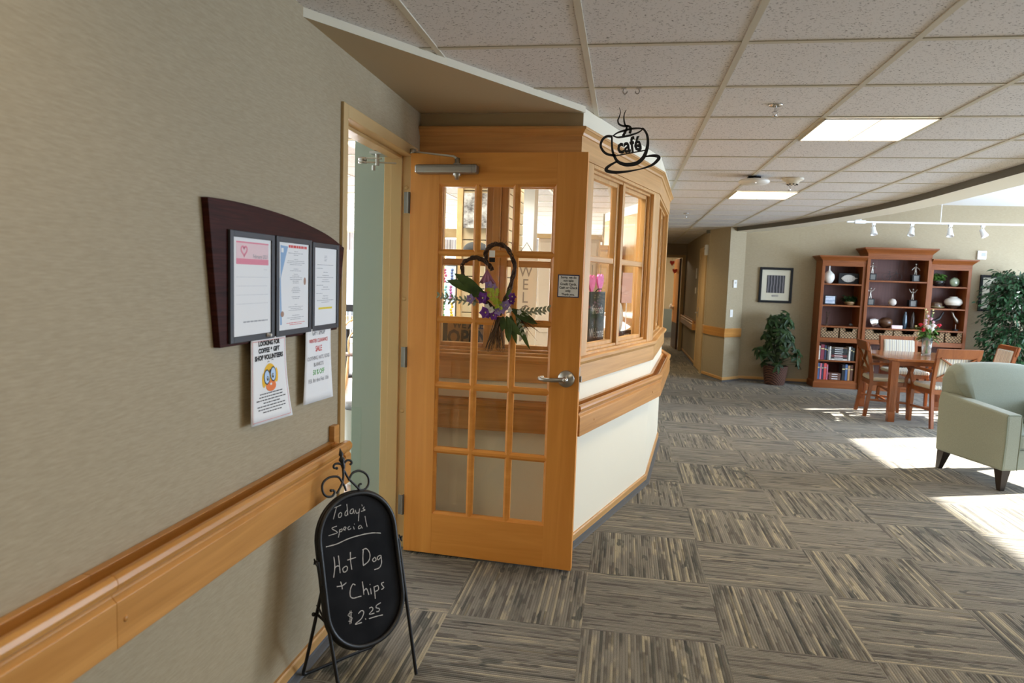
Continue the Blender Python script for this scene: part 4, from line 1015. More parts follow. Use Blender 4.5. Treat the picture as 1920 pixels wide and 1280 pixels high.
for k in range(8): a = k * pi / 4; b.box(.038 * cos(a) - .006, .038 * cos(a) + .006, .038 * sin(a) - .006, .038 * sin(a) + .006, -.0565, -.049)
b.build('vent_slots', BLACKP, t)
# ------------------------------------------------------------------ cherry bookcases
FY, BY = 11.33, 11.69
def bookcase(name, label, x0, x1, ztop, zcrown, shelves, fy=FY, ov=(.07, .0)):
    t = thing('bookcase', label, 'bookcase', (x0, fy, 0), 0, 'cherry wall unit bookcases')
    W = x1 - x0; D = BY - fy
    for xa in (0, W - .045):
        b = MB(); b.box(xa, xa + .045, .0, D, .09, ztop); b.build('side_panel', CHERRY_V, t, bev=.003)
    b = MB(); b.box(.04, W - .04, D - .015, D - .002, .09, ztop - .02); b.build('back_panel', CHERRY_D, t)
    pl_, pr_ = (-.018 if ov[0] and x0 < 3 else 0), (W + .018 if ov[1] and x1 > 5 else W)
    b = MB(); b.box(pl_, pr_, -.018, D, 0, .085); b.hexa([(pl_, -.018, .085), (pr_, -.018, .085), (pr_, D, .085), (pl_, D, .085)], [(.0, .0, .105), (W, .0, .105), (W, D, .105), (0, D, .105)])
    b.build('plinth', CHERRY_H, t, bev=.003)
    b = MB(); b.box(.045, W - .045, .004, D - .015, .095, .125); b.build('shelf', CHERRY_H, t)
    for z in shelves:
        th = .022; b = MB(); b.box(.045, W - .045, .006, D - .015, z - th, z); b.build('shelf', CHERRY_H, t, bev=.002)
    b = MB(); b.box(.045, W - .045, .002, .024, .715, .785); b.box(.045, W - .045, .012, D - .015, .765, .785); b.build('basket_rail', CHERRY_H, t, bev=.002)
    # header with reeded band and crown
    b = MB(); b.box(.0, W, -.001, .02, ztop - .085, ztop)
    for k in range(3): b.box(.0, W, -.006, .0, ztop - .075 + k * .024, ztop - .062 + k * .024)
    b.build('header', CHERRY_H, t, bev=.002)
    l, r = ov; b = MB()
    q = lambda o, z: [(-o * (l > 0), -o, z), (W + o * (r > 0), -o, z), (W + o * (r > 0), D, z), (-o * (l > 0), D, z)]
    h = zcrown - ztop
    for (o0, z0), (o1, z1) in (((.002, ztop - .004), (.012, ztop + .15 * h)), ((.012, ztop + .15 * h), (.055, ztop + .72 * h)), ((.062, ztop + .72 * h), (.066, zcrown))): b.hexa(q(o0, z0), q(o1, z1))
    b.build('crown', CHERRY_H, t, bev=.002)
    return t
bookcase('bookcase', 'left cherry bookcase with a tall white vase on its top shelf', 2.985, 3.620, 1.975, 2.050, (.966, 1.294, 1.622, .435), ov=(.07, 0))
bookcase('bookcase', 'tall middle cherry bookcase with figurines on its shelves', 3.622, 4.528, 2.095, 2.185, (.966, 1.306, 1.690, .435), fy=11.30, ov=(.07, .07))
bookcase('bookcase', 'right cherry bookcase with a fern bowl on its top shelf', 4.530, 5.100, 1.960, 2.036, (.966, 1.298, 1.630, .435), ov=(0, .07))
# wicker drawers
def basket(x0, x1, label, fy=FY):
    t = thing('wicker_basket', label, 'basket', ((x0 + x1) / 2, fy + .02, .787), 0, 'wicker drawer baskets in the bookcases')
    w = (x1 - x0) / 2; h = .145; b = MB()
    nt = [(-w + .008, 0), (w - .008, 0), (w, h), (w * .48, h), (w * .38, h - .052), (-w * .38, h - .052), (-w * .48, h), (-w, h)]
    b.prism(nt, lambda p: (p[0], 0, p[1]), lambda p: (p[0], .012, p[1]))
    b.box(-w, -w + .012, .012, .29, 0, h); b.box(w - .012, w, .012, .29, 0, h); b.box(-w + .012, w - .012, .278, .29, 0, h); b.box(-w + .012, w - .012, .012, .278, 0, .01)
    b.build('woven_body', WICKER, t)
    b = MB(); pts = [(-w, -.002, h)] + [(-w * .48, -.002, h), (-w * .38, -.002, h - .052), (w * .38, -.002, h - .052), (w * .48, -.002, h), (w, -.002, h)]
    b.tube(pts, .006, 6); b.build('woven_rim', WICKER, t)
for x0, x1, l in ((3.040, 3.300, 'wicker basket at the left end of the basket row under the left bookcase shelf'), (3.318, 3.572, 'second wicker basket from the left, beside the middle bookcase'), (3.675, 4.068, 'wide wicker basket on the left of the middle bookcase'),
                  (4.084, 4.476, 'wide wicker basket on the right of the middle bookcase, behind the bouquet'), (4.582, 4.806, 'wicker basket just right of the bouquet in the right bookcase'), (4.822, 5.050, 'wicker basket at the far right end of the basket row')):
    basket(x0, x1, l, 11.30 if 3.6 < x0 < 4.5 else FY)

# books
BC = {}
def book(x, z, w, h, col, label, group, d=.17, y=FY + .03, lean=0.0):
    if col not in BC: BC[col] = mat('book_cloth', col, .6)
    o = thing('book', label, 'book', (x, y, z), 0, group, rot=(0, lean, 0))
    b = MB(); b.box(0, w, 0, .004, 0, h); b.box(0, .003, 0, d, 0, h); b.box(w - .003, w, 0, d, 0, h); b.build('cover', BC[col], o, bev=.001)
    b = MB(); b.box(.003, w - .003, .004, d - .004, .003, h - .003); b.build('pages', PAPER, o)
    b = MB(); b.box(.002, w - .002, -.0006, .0002, h * .70, h * .76); b.build('spine_band', INKG if sum(col) > .5 else YC, o)
def bookflat(x, z, w, h, col, label, group, d=.17, y=FY + .03):
    if col not in BC: BC[col] = mat('book_cloth', col, .6)
    o = thing('book', label, 'book', (x, y, z), 0, group)
    b = MB(); b.box(0, w, 0, .004, 0, h); b.box(0, w, 0, d, 0, .003); b.box(0, w, 0, d, h - .003, h); b.build('cover', BC[col], o, bev=.001)
    b = MB(); b.box(.004, w - .004, .004, d - .003, .003, h - .003); b.build('pages', PAPER, o)
    b = MB(); b.box(w * .2, w * .72, -.0006, .0002, h * .35, h * .62); b.build('spine_band', PAPER if sum(col) < .3 else INK, o)
G1, G2, G3 = 'books on the upper book shelf of the left bookcase', 'books on the bottom shelf of the left bookcase', 'books on the lower shelves behind the dining table'
NV, BK, MR, WH, BL, PK, RD, BR, TN, GRY = (.03, .04, .09), (.012, .012, .014), (.22, .035, .06), (.70, .68, .62), (.06, .12, .26), (.62, .18, .26), (.60, .07, .06), (.13, .055, .035), (.42, .24, .10), (.25, .25, .25)
z1 = .437
for x, w, h, c, l in ((3.034, .022, .215, WH, 'thin white book at the left end of the upper book shelf'), (3.062, .052, .235, MR, 'thick maroon book near the left of the upper book shelf'), (3.118, .026, .225, NV, 'navy book beside the maroon book'),
                      (3.148, .020, .21, BK, 'thin black book beside the navy book'), (3.170, .016, .20, GRY, 'thin grey book left of the flat pile'), (3.190, .024, .21, WH, 'white book leaning against the flat pile of dark books'),
                      (3.474, .026, .215, WH, 'white book standing right of the flat pile'), (3.504, .022, .22, BK, 'black book right of the white one at the shelf end'), (3.530, .030, .20, (.03, .05, .05), 'dark green black book at the right end of the upper book shelf')):
    book(x, z1, w, h, c, l, G1)
zz = z1
for h, c, w, l in ((.022, WH, .24, 'white book at the bottom of the flat pile'), (.026, BK, .235, 'black book second from the bottom of the flat pile'), (.036, (.16, .03, .025), .23, 'dark red book in the flat pile'), (.032, BK, .22, 'black book in the middle of the flat pile above the red one'),
                   (.030, (.02, .025, .02), .235, 'greenish black book in the upper half of the flat pile'), (.032, BK, .225, 'black book second from the top of the flat pile'), (.022, (.10, .06, .03), .23, 'brown book on top of the flat pile')):
    bookflat(3.222, zz, w, h, c, l, G1); zz += h + .0005
z2 = .127
for x, w, h, c, l in ((3.036, .030, .255, BL, 'blue book at the left end of the bottom shelf'), (3.070, .026, .25, PK, 'pink book beside the blue one on the bottom shelf'), (3.100, .022, .245, NV, 'dark navy book on the bottom shelf'), (3.126, .040, .255, RD, 'bright red book on the bottom shelf'), (3.170, .018, .235, PK, 'thin pink book after the red one'),
                      (3.395, .042, .24, BK, 'black book right of the brown pile on the bottom shelf'), (3.440, .036, .25, BL, 'blue book right of the brown pile'), (3.480, .034, .235, TN, 'tan book near the right end of the bottom shelf'), (3.518, .040, .24, BR, 'brown book at the right end of the bottom shelf')):
    book(x, z2, w, h, c, l, G2)
zz = z2
for h, l in ((.036, 'lowest brown book of the pile on the bottom shelf'), (.034, 'middle brown book of the pile on the bottom shelf'), (.036, 'topmost brown book of the pile on the bottom shelf')):
    bookflat(3.215, zz, .165, h, BR, l, G2); zz += h + .0005
for x, z, w, h, c, l in ((3.675, .437, .03, .22, WH, 'white book on the lower shelf behind the left dining chair'), (3.71, .437, .03, .20, (.10, .25, .22), 'teal book on the lower shelf behind the left dining chair'), (3.745, .437, .03, .21, GRY, 'grey book on the lower shelf behind the left dining chair'),
                         (3.95, .437, .04, .2, NV, 'navy book on the lower shelf behind the table'), (4.33, .127, .04, .24, WH, 'white book low behind the table legs'), (4.375, .127, .03, .22, BK, 'black book low behind the table legs'), (4.62, .437, .05, .2, BK, 'black book on the lower shelf behind the front dining chair')):
    book(x, z, w, h, c, l, G3, y=11.35)

# ornaments on the shelves
def orn(name, label, cat, x, z, y=11.46, group=None, rz=0): return thing(name, label, cat, (x, y, z + .0005), rz, group)
t = orn('bottle_vase', 'white round-bellied vase with a thin neck on the top left shelf', 'vase', 3.125, 1.622)
b = MB(); b.lathe([(.035, 0), (.060, .02), (.082, .065), (.086, .10), (.078, .14), (.045, .175), (.018, .20), (.013, .23), (.013, .28), (.018, .292), (.012, .29)], n=28); b.build('body', CERAM, t)
t = orn('leaf_sculpture', 'silver cast leaf on a dark block on the top left shelf', 'sculpture', 3.42, 1.622)
b = MB(); b.box(-.145, .145, 0, .05, 0, .165); b.build('block', BLACKP, t, bev=.003)
b = MB(); ol = [(-.115, 0)] + [(-.115 + .20 * k / 8, .058 * sin(pi * min(1, k / 8.6)) ** .7) for k in range(1, 9)]; ol += [(.085, .012), (.125, .012), (.125, .004), (.085, -.01)] + [(-.115 + .20 * k / 8, -.058 * sin(pi * min(1, k / 8.6)) ** .7) for k in range(8, 0, -1)]
b.prism(ol, lambda p: (p[0], -.012, .085 + p[1]), lambda p: (p[0], -.004, .085 + p[1]))
for k in range(6):
    for s in (-1, 1): b.tube([(-.09 + .028 * k, -.013, .085), (-.07 + .028 * k, -.014, .085 + s * .045)], .003, 5)
b.build('leaf', SILVER, t, bev=.002)
t = orn('photo_frame', 'small black framed photograph on the second left shelf', 'picture frame', 3.165, 1.295, 11.44)
b = MB(); b.box(-.085, .085, 0, .012, 0, .145); b.box(-.02, .02, .012, .07, 0, .006); b.build('frame', BLACKP, t, bev=.003)
m = mat('photo_print', (.4, .5, .65), .5); lk(m, ramp(m, noise_c(m, (6, 6, 26), 3), [(.35, (.22, .30, .44)), (.65, (.72, .76, .82))]), bs(m).inputs['Base Color'])
b = MB(); b.box(-.070, .070, -.002, 0, .016, .130); b.build('photo', m, t)
def potted(name, label, x, z, y, potprof, potm, n, spread, up, L, lm, seed):
    t = orn(name, label, 'potted plant', x, z, y); r = random.Random(seed)
    b = MB(); b.lathe(potprof, n=22); b.build('pot', potm, t)
    zt = potprof[-1][1]; b = MB()
    for k in range(n):
        a = r.uniform(0, 2 * pi); e = r.uniform(.1, 1.2); R = spread * r.uniform(.3, 1)
        p = Vector((0, 0, zt - .01)); q = p + Vector((cos(a) * R, min(.10, sin(a) * R * .6), up * r.uniform(.2, 1)))
        b.tube([p, (p + q) / 2 + Vector((0, 0, .02)), q], .0015, 4)
        for s in range(3): b.leaf(p.lerp(q, .55 + .2 * s), Vector((cos(a + r.uniform(-1, 1)), sin(a + r.uniform(-1, 1)) * .7, r.uniform(-.5, .6))), (0, r.uniform(-.6, 0), 1), L * r.uniform(.7, 1.2), L * .5, .3)
    b.build('foliage', lm, t); return t
potted('potted_ivy', 'trailing dark plant in a brown bowl on the second left shelf', 3.45, 1.295, 11.45, [(.05, 0), (.075, .03), (.08, .055), (.072, .055)], mat('brown_bowl', (.24, .14, .06), .5), 40, .12, .10, .055, LEAFD, 5)
t = orn('twig_sculpture', 'dark twig sculpture on the third left shelf', 'sculpture', 3.14, .967)
b = MB(); b.lathe([(.03, 0), (.03, .008), (.0001, .01)], n=14); r = random.Random(2)
for k in range(7):
    p = [(0, 0, .005)]; x_, y_, z_ = 0, 0, 0
    for j in range(4): x_ += r.uniform(-.022, .026); y_ += r.uniform(-.015, .015); z_ += .055; p.append((x_, y_, z_))
    b.tube(smooth(p, 3), .0028, 5)
b.build('twigs', VINE, t)
t = orn('stone_egg', 'small grey stone alone on the third left shelf', 'ornament', 3.50, .967); b = MB(); b.ball((0, 0, .022), .03, .024, .022); b.build('stone', mat('grey_stone', (.12, .11, .11), .6), t)
def figurine(x, z, label, arms, seed):
    t = orn('figurine', label, 'figurine', x, z, 11.45, 'silver figurines on dark pedestals'); r = random.Random(seed)
    b = MB(); b.box(-.055, .055, -.045, .045, 0, .105); b.build('pedestal', BLACKP, t, bev=.004)
    b = MB(); b.box(-.035, .035, -.052, -.045, .012, .09); b.build('plaque', PLAQUE, t)
    b = MB()
    b.tube([(-.012, 0, .105), (-.010, -.004, .14), (-.004, 0, .175), (0, 0, .215), (0, 0, .240)], [.008, .009, .013, .016, .007], 8); b.tube([(.014, 0, .105), (.012, .004, .14), (.004, 0, .175)], [.008, .009, .012], 8)
    b.ball((0, 0, .262), .015, .016, .019, 10)
    for s in (-1, 1): b.tube([(s * .014, 0, .215), (s * .040, -.006, .215 + arms * .02), (s * .058, -.01, .215 + arms * .055)], [.007, .0055, .004], 7)
    b.ball((0, -.012, .207), .010, .008, .010, 8); b.build('figure', SILVER, t)
figurine(3.745, 1.69, 'silver figurine at the left of the top middle shelf', -.4, 1); figurine(4.365, 1.69, 'silver figurine at the right of the top middle shelf', -.8, 2)
figurine(3.745, 1.306, 'silver figurine with raised arms at the left of the second middle shelf', 1.0, 3); figurine(4.352, 1.306, 'silver figurine with raised arms at the right of the second middle shelf', 1.0, 4)
t = orn('wire_bicycle', 'thin black wire bicycle on the top middle shelf', 'sculpture', 4.04, 1.69)
b = MB()
for x in (-.085, .085): b.tube([(x + .058 * cos(a), 0, .06 + .058 * sin(a)) for a in [2 * pi * k / 24 for k in range(24)]], .0022, 5, True)
for p, q in (((-.085, .06), (-.02, .06)), ((-.02, .06), (.062, .125)), ((-.085, .06), (-.035, .125)), ((-.035, .125), (.06, .125)), ((-.02, .06), (-.04, .145)), ((.085, .06), (.058, .15)), ((.058, .15), (.035, .155)), ((-.06, .147), (-.02, .147))): b.tube([(p[0], 0, p[1]), (q[0], 0, q[1])], .0022, 5)
b.build('wire', BLACKM, t)
t = orn('stone_sphere', 'pale stone ball in the middle of the second middle shelf', 'ornament', 4.075, 1.306); b = MB(); b.ball((0, 0, .058), .058, n=22); b.build('ball', mat('pale_stone', (.58, .52, .46), .7), t)
t = orn('silver_shell', 'shiny silver shell on the lower middle shelf', 'ornament', 3.83, .967)
b = MB()
for k in range(9):
    a = -.75 + k * .19; b.tube([(0, 0, .01), (sin(a) * .07, -.02, .055 + .02 * cos(a)), (sin(a) * .085, -.01, .085 + .05 * cos(a))], [.006, .014, .005], 7)
b.build('shell', CHROME, t)
t = orn('wooden_vase', 'round brown turned wooden vase on the lower middle shelf', 'vase', 4.0, .967); b = MB(); b.lathe([(.035, 0), (.075, .02), (.10, .07), (.095, .115), (.06, .15), (.025, .162), (.02, .158)], n=26); b.build('body', wood('turned_walnut', (.05, .022, .012), (.15, .07, .035), (8, 8, 20), .3), t)
t = orn('pink_box', 'pale pink box in front of the wooden vase', 'box', 4.12, .967, 11.332); b = MB(); b.box(-.075, .075, -.022, .022, 0, .038); b.build('base', PINKL, t, bev=.002); b = MB(); b.box(-.077, .077, -.024, .024, .038, .05); b.build('lid', PINKL, t, bev=.002)
DBLUE = mat('dark_blue_glaze', (.02, .045, .07), .15, coat=.5)
for x, l, m_ in ((4.275, 'tall dark blue slim vase on the lower middle shelf', DBLUE), (4.388, 'tall brown black slim vase beside the dark blue one', mat('brown_glaze', (.05, .035, .03), .2, coat=.4))):
    t = orn('slim_vase', l, 'vase', x, .967); b = MB(); b.lathe([(.022, 0), (.030, .03), (.036, .10), (.032, .18), (.018, .235), (.014, .255), (.018, .262), (.012, .258)], n=20, sx=1, sy=.8); b.build('body', m_, t)
potted('potted_fern', 'bright green fern in a black bowl on the top right shelf', 4.690, 1.630, 11.44, [(.035, 0), (.07, .02), (.092, .06), (.095, .085), (.085, .085)], mat('black_bowl', (.01, .01, .011), .15, coat=.5), 60, .085, .13, .05, LEAFG, 9)
t = orn('glass_disc', 'round greenish glass disc standing on the top right shelf', 'ornament', 4.93, 1.630); b = MB(); b.X = Matrix.Translation((0, 0, .072)) @ Matrix.Rotation(radians(90), 4, 'X'); b.lathe([(.0001, -.022), (.04, -.020), (.066, -.008), (.07, 0), (.066, .008), (.04, .020), (.0001, .022)], n=28); b.build('disc', mat('green_glass', (.22, .26, .16), .12, coat=.4), t)
t = orn('covered_dish', 'brown glazed covered dish on the second right shelf', 'dish', 4.70, 1.298); b = MB(); b.lathe([(.05, 0), (.105, .012), (.115, .028), (.10, .032)], n=26); b.build('plate', mat('olive_glaze', (.20, .16, .08), .2, coat=.5), t)
b = MB(); b.lathe([(.085, .03), (.085, .05), (.07, .085), (.035, .098), (.0001, .10)], n=24); b.build('lid', mat('umber_glaze', (.10, .06, .035), .15, coat=.6), t)
t = orn('squat_vase', 'wide squat cream vase with a dark foot on the second right shelf', 'vase', 4.94, 1.298, 11.47); b = MB(); b.lathe([(.04, 0), (.06, .02), (.10, .055)], n=28); b.build('foot', mat('umber_foot', (.06, .035, .025), .3), t)
b = MB(); b.lathe([(.10, .055), (.122, .085), (.125, .105), (.11, .14), (.07, .165), (.05, .172), (.055, .185), (.045, .183)], n=28); b.build('body', CERAM, t)
def heron(x, label, m_, sgn, tilt):
    t = orn('bird_sculpture', label, 'sculpture', x, .967, 11.43); b = MB()
    b.lathe([(.045, 0), (.045, .02), (.038, .025), (.0001, .025)], n=16); b.build('stand', BLACKP, t)
    b = MB(); b.tube([(0, 0, .02), (0, 0, .10)], .006, 6)
    b.tube(smooth([(-sgn * .16 * tilt, 0, .115), (-sgn * .08 * tilt, 0, .135), (0, 0, .165), (sgn * .035, 0, .215), (sgn * .055, 0, .262), (sgn * .075, 0, .285)], 4), [.003, .006, .010, .015, .019, .022, .024, .025, .024, .022, .020, .017, .014, .013, .014, .016, .015, .012, .008, .004, .003], 9); b.build('bird', m_, t)
heron(4.735, 'long black bird sculpture on the lower right shelf behind the bouquet', BLACKM, 1, 1.0); heron(4.985, 'silver and black bird sculpture at the right of the lower right shelf', SILVER, -1, .2)

# ------------------------------------------------------------------ pictures, switches and wall boxes
def picture(name, label, x0, x1, z0, z1, art, plate=True):
    t = thing(name, label, 'picture', ((x0 + x1) / 2, 11.70, (z0 + z1) / 2)); w, h = (x1 - x0) / 2, (z1 - z0) / 2; f = .038
    b = MB(); b.box(-w, -w + f, -.03, 0, -h, h); b.box(w - f, w, -.03, 0, -h, h); b.box(-w + f, w - f, -.03, 0, h - f, h); b.box(-w + f, w - f, -.03, 0, -h, -h + f); b.build('frame', BLACKP, t, bev=.004)
    b = MB(); b.box(-w + f - .002, w - f + .002, -.012, -.004, -h + f - .002, h - f + .002); b.build('mat_board', mat('mat_board', (.66, .62, .49), .8), t)
    b = MB(); b.box(-w * .54, w * .54, -.014, -.012, -h * .44, h * .56); b.build('print', art, t)
    if plate: b = MB(); b.box(-w * .2, w * .2, -.0135, -.012, -h * .66, -h * .54); b.build('caption_plate', STEEL, t)
m = mat('arch_print', (.1, .1, .11), .5)
w_ = nd(m, 'ShaderNodeTexWave', wave_type='BANDS', bands_direction='X'); w_.inputs['Scale'].default_value = 7; w_.inputs['Distortion'].default_value = 2.5; w_.inputs['Detail'].default_value = 2
tc = nd(m, 'ShaderNodeTexCoord'); lk(m, tc.outputs['Object'], w_.inputs[0]); lk(m, ramp(m, w_.outputs['Fac'], [(.2, (.015, .014, .02)), (.85, (.16, .15, .16))]), bs(m).inputs['Base Color'])
picture('framed_picture', 'black framed print with dark vertical shapes above the leafy basket plant', 2.135, 2.645, 1.285, 1.850, m)
m2 = mat('grey_print', (.2, .2, .2), .5); lk(m2, ramp(m2, noise_c(m2, (5, 5, 5), 3), [(.35, (.10, .10, .10)), (.65, (.30, .29, .27))]), bs(m2).inputs['Base Color'])
picture('framed_picture', 'black framed picture half hidden behind the ficus tree', 5.385, 6.05, 1.275, 1.832, m2, False)
t = thing('wall_sensor', 'white wall sensor box above the right bookcase', 'wall sensor', (5.372, 11.70, 2.13)); b = MB(); b.box(-.062, .062, -.03, 0, -.066, .066); b.build('housing', WHITEPL, t, bev=.006); b = MB(); b.box(-.01, .05, -.032, -.03, -.02, .04); b.build('window', mat('grey_lens', (.35, .35, .34), .3), t)
dC = Vector((1.885 - 1.60, 11.64 - 11.35, 0)).normalized()
for nm, px, z, w, h, lab, cat in (('thermostat', .13, 1.567, .042, .062, 'white thermostat on the angled grey corner wall', 'thermostat'), ('light_switch', .105, 1.095, .036, .060, 'white light switch on the angled corner wall above the wooden rail', 'light switch')):
    t = thing(nm, lab, cat, (1.60 + dC.x * px * 1.25, 11.35 + dC.y * px * 1.25, z), atan2(dC.y, dC.x))
    b = MB(); b.box(-w, w, -.024 if nm == 'thermostat' else -.008, 0, -h, h); b.build('housing', WHITEPL, t, bev=.004)
    b = MB()
    if nm == 'thermostat': b.X = Matrix.Translation((0, -.024, .02)) @ Matrix.Rotation(radians(90), 4, 'X'); b.lathe([(.02, 0), (.018, .006), (.0001, .007)], n=18); b.build('dial', mat('dial_grey', (.55, .54, .50), .4), t)
    else: b.box(-.014, .014, -.013, -.008, -.032, .032); b.build('rocker', WHITEPL, t, bev=.002)
rl = thing('wall_rail', 'flat maple bumper rail around the angled corner wall', 'bumper rail')
sweep([(1.37, 12.28), (1.37, 12.1), (1.60, 11.35), (1.88, 11.635)], [(0, .715), (.022, .715), (.022, .845), (.016, .855), (0, .855)], 'rail_board', RAILW, rl, bev=.002)

# ------------------------------------------------------------------ track light
t = thing('track_light', 'white track light with four spot heads hung from the raised ceiling', 'track light', (0, 10.9, 2.515))
b = MB(); b.box(3.165, 6.2, -.018, .018, 0, .024); b.build('track', WHITEP, t, bev=.002)
b = MB(); b.box(3.27, 3.42, -.026, .026, -.012, .034); b.build('feed_box', WHITEP, t, bev=.004); b = MB(); b.box(3.29, 3.36, -.02, .02, .034, .075); b.build('feed_cap', CHROME, t, bev=.004)
for x in (4.43, 6.0): b = MB(); b.tube([(x, 0, .02), (x, 0, Z2 - 2.515)], .006, 8); b.build('hanger_rod', WHITEP, t)
for x, ta in ((3.535, -.05), (4.055, .22), (4.565, .06), (4.99, -.35)):
    b = MB(); b.box(x - .022, x + .022, -.02, .02, -.03, 0); b.tube([(x - .012, 0, -.03), (x - .016, 0, -.09)], .005, 6); b.tube([(x + .012, 0, -.03), (x + .016, 0, -.09)], .005, 6)
    hd = b.build('spot_head', WHITEP, t)
    b = MB(); b.X = Matrix.Translation((x, 0, -.085)) @ Matrix.Rotation(ta, 4, 'Y') @ Matrix.Rotation(-.35, 4, 'X')
    b.lathe([(.018, .03), (.030, .025), (.032, -.02), (.046, -.075), (.046, -.09), (.040, -.09), (.036, -.06), (.0001, -.055)], n=20); b.build('spot_shade', WHITEP, hd)

# ------------------------------------------------------------------ basket plant and ficus
t = thing('basket_plant', 'leafy umbrella plant in a dark wicker basket under the framed print', 'potted plant', (2.415, 11.42, 0)); r = random.Random(11)
b = MB(); b.lathe([(.145, .004), (.16, .06), (.175, .16), (.185, .27), (.19, .285), (.19, .300), (.175, .300), (.165, .26), (.14, .02), (.0001, .02)], n=30); b.build('wicker_basket', WICKERD, t)
b = MB(); b.lathe([(.165, .25), (.0001, .26)], n=20); b.build('soil', SOIL, t)
b = MB(); LV = MB()
for k in range(64):
    z = .34 + .80 * (k / 64) ** .9 + r.uniform(-.05, .05); a = r.uniform(-pi, pi); R = (.36 - .22 * max(0, (z - .55) / .6)) * r.uniform(.45, 1.0)
    c = Vector((cos(a) * R + .02, max(-.34, min(.16, sin(a) * R * .8 - .06)), z))
    b.tube(smooth([(r.uniform(-.03, .03), 0, .26), (c.x * .35, c.y * .35, .26 + (z - .26) * .6), tuple(c)], 4), [.006] * 5 + [.003] * 4, 5)
    n = 6; ax = Vector((cos(a) * .6, sin(a) * .5 - .35, .55)).normalized(); u = ax.orthogonal().normalized(); v = ax.cross(u)
    for j in range(n):
        q = 2 * pi * j / n + r.uniform(-.2, .2); d = u * cos(q) + v * sin(q) + ax * r.uniform(-.3, .25) + Vector((0, 0, -.22)); LV.leaf(c, d, ax + Vector((r.uniform(-.5, .5), r.uniform(-.5, .2), 0)), r.uniform(.09, .155), r.uniform(.04, .06), .25, 0, 4)
b.build('stems', mat('green_stem', (.05, .08, .03), .6), t); LV.build('leaves', LEAFD, t, fix=False)
t = thing('ficus_tree', 'tall bushy green ficus tree beside the right bookcase', 'potted tree', (5.66, 11.16, 0)); r = random.Random(21)
b = MB(); b.lathe([(.15, 0), (.18, .05), (.21, .30), (.215, .34), (.195, .34), (.18, .10), (.0001, .08)], n=28); b.build('pot', WICKERD, t)
b = MB()
for k in range(4):
    p = [(r.uniform(-.03, .03), r.uniform(-.03, .03), .1)]
    for j in range(1, 7): p.append((.05 * sin(j * 1.3 + k * 1.6) + (k - 1.5) * .02 * j, .05 * cos(j * 1.2 + k * 1.6), .1 + .26 * j))
    b.tube(smooth(p, 3), [.018 - .00075 * i for i in range(19)], 7)
LV = MB()
for k in range(360):
    z = r.uniform(.35, 1.93); Rm = .56 * (1 - .45 * abs((z - 1.05) / .95) ** 2); a = r.uniform(-pi, pi); rr = Rm * sqrt(r.uniform(.08, 1))
    tip = Vector((cos(a) * rr, max(-.50, min(.42, sin(a) * rr * .9)), z)); root = Vector((tip.x * .25, tip.y * .25, min(1.6, z + .08)))
    mid = (root + tip) / 2 + Vector((0, 0, .06)); br = smooth([root, mid, tip], 3); b.tube(br, [.0045, .004, .0035, .003, .0025, .002, .0012], 4)
    for j in range(13):
        c = br[2 + j % 5] + Vector((r.uniform(-.05, .05), r.uniform(-.05, .05), r.uniform(-.05, .04))); d = Vector((cos(a) + r.uniform(-.9, .9), sin(a) + r.uniform(-.9, .9) - .25, r.uniform(-1.1, .3)))
        if c.x < -.44 and c.y > .02: continue
        LV.leaf(c, d, (r.uniform(-.5, .5), r.uniform(-.9, .1), 1), r.uniform(.06, .095), r.uniform(.026, .036), .25)
b.build('trunk', wood('ficus_bark', (.08, .06, .04), (.18, .14, .10), (30, 30, 6), .8), t); LV.build('leaves', LEAFF, t, fix=False)

# ------------------------------------------------------------------ dining set
t = thing('dining_table', 'square cherry dining table with a glass vase of flowers on it', 'table', (3.62, 9.19, 0))
TX, TY = .515, .575
b = MB(); c = .07; o = [(-TX + c, -TY), (TX - c, -TY), (TX, -TY + c), (TX, TY - c), (TX - c, TY), (-TX + c, TY), (-TX, TY - c), (-TX, -TY + c)]
b.prism(o, lambda p: (p[0], p[1], .722), lambda p: (p[0], p[1], .752)); b.build('tabletop', wood('table_cherry', (.30, .09, .022), (.42, .15, .042), (1.5, 14, 14), .16, coat=.35), t, bev=.006, seg=3)
b = MB(); ax, ay = TX - .07, TY - .07
b.box(-ax, ax, -ay - .011, -ay + .011, .672, .722); b.box(-ax, ax, ay - .011, ay + .011, .672, .722); b.box(-ax - .011, -ax + .011, -ay, ay, .672, .722); b.box(ax - .011, ax + .011, -ay, ay, .672, .722); b.build('apron', CHAIRW, t, bev=.002)
for sx in (-1, 1):
    for sy in (-1, 1):
        b = MB(); b.taper(sx * (TX - .058), sy * (TY - .058), 0, .722, .036, .044)
        for k in range(3): b.box(sx * (TX - .058) - .022 + k * .016, sx * (TX - .058) - .016 + k * .016, sy * (TY - .058) - .0445, sy * (TY - .058) - .038, .12, .63)
        b.build('leg', CHAIRW, t, bev=.004)
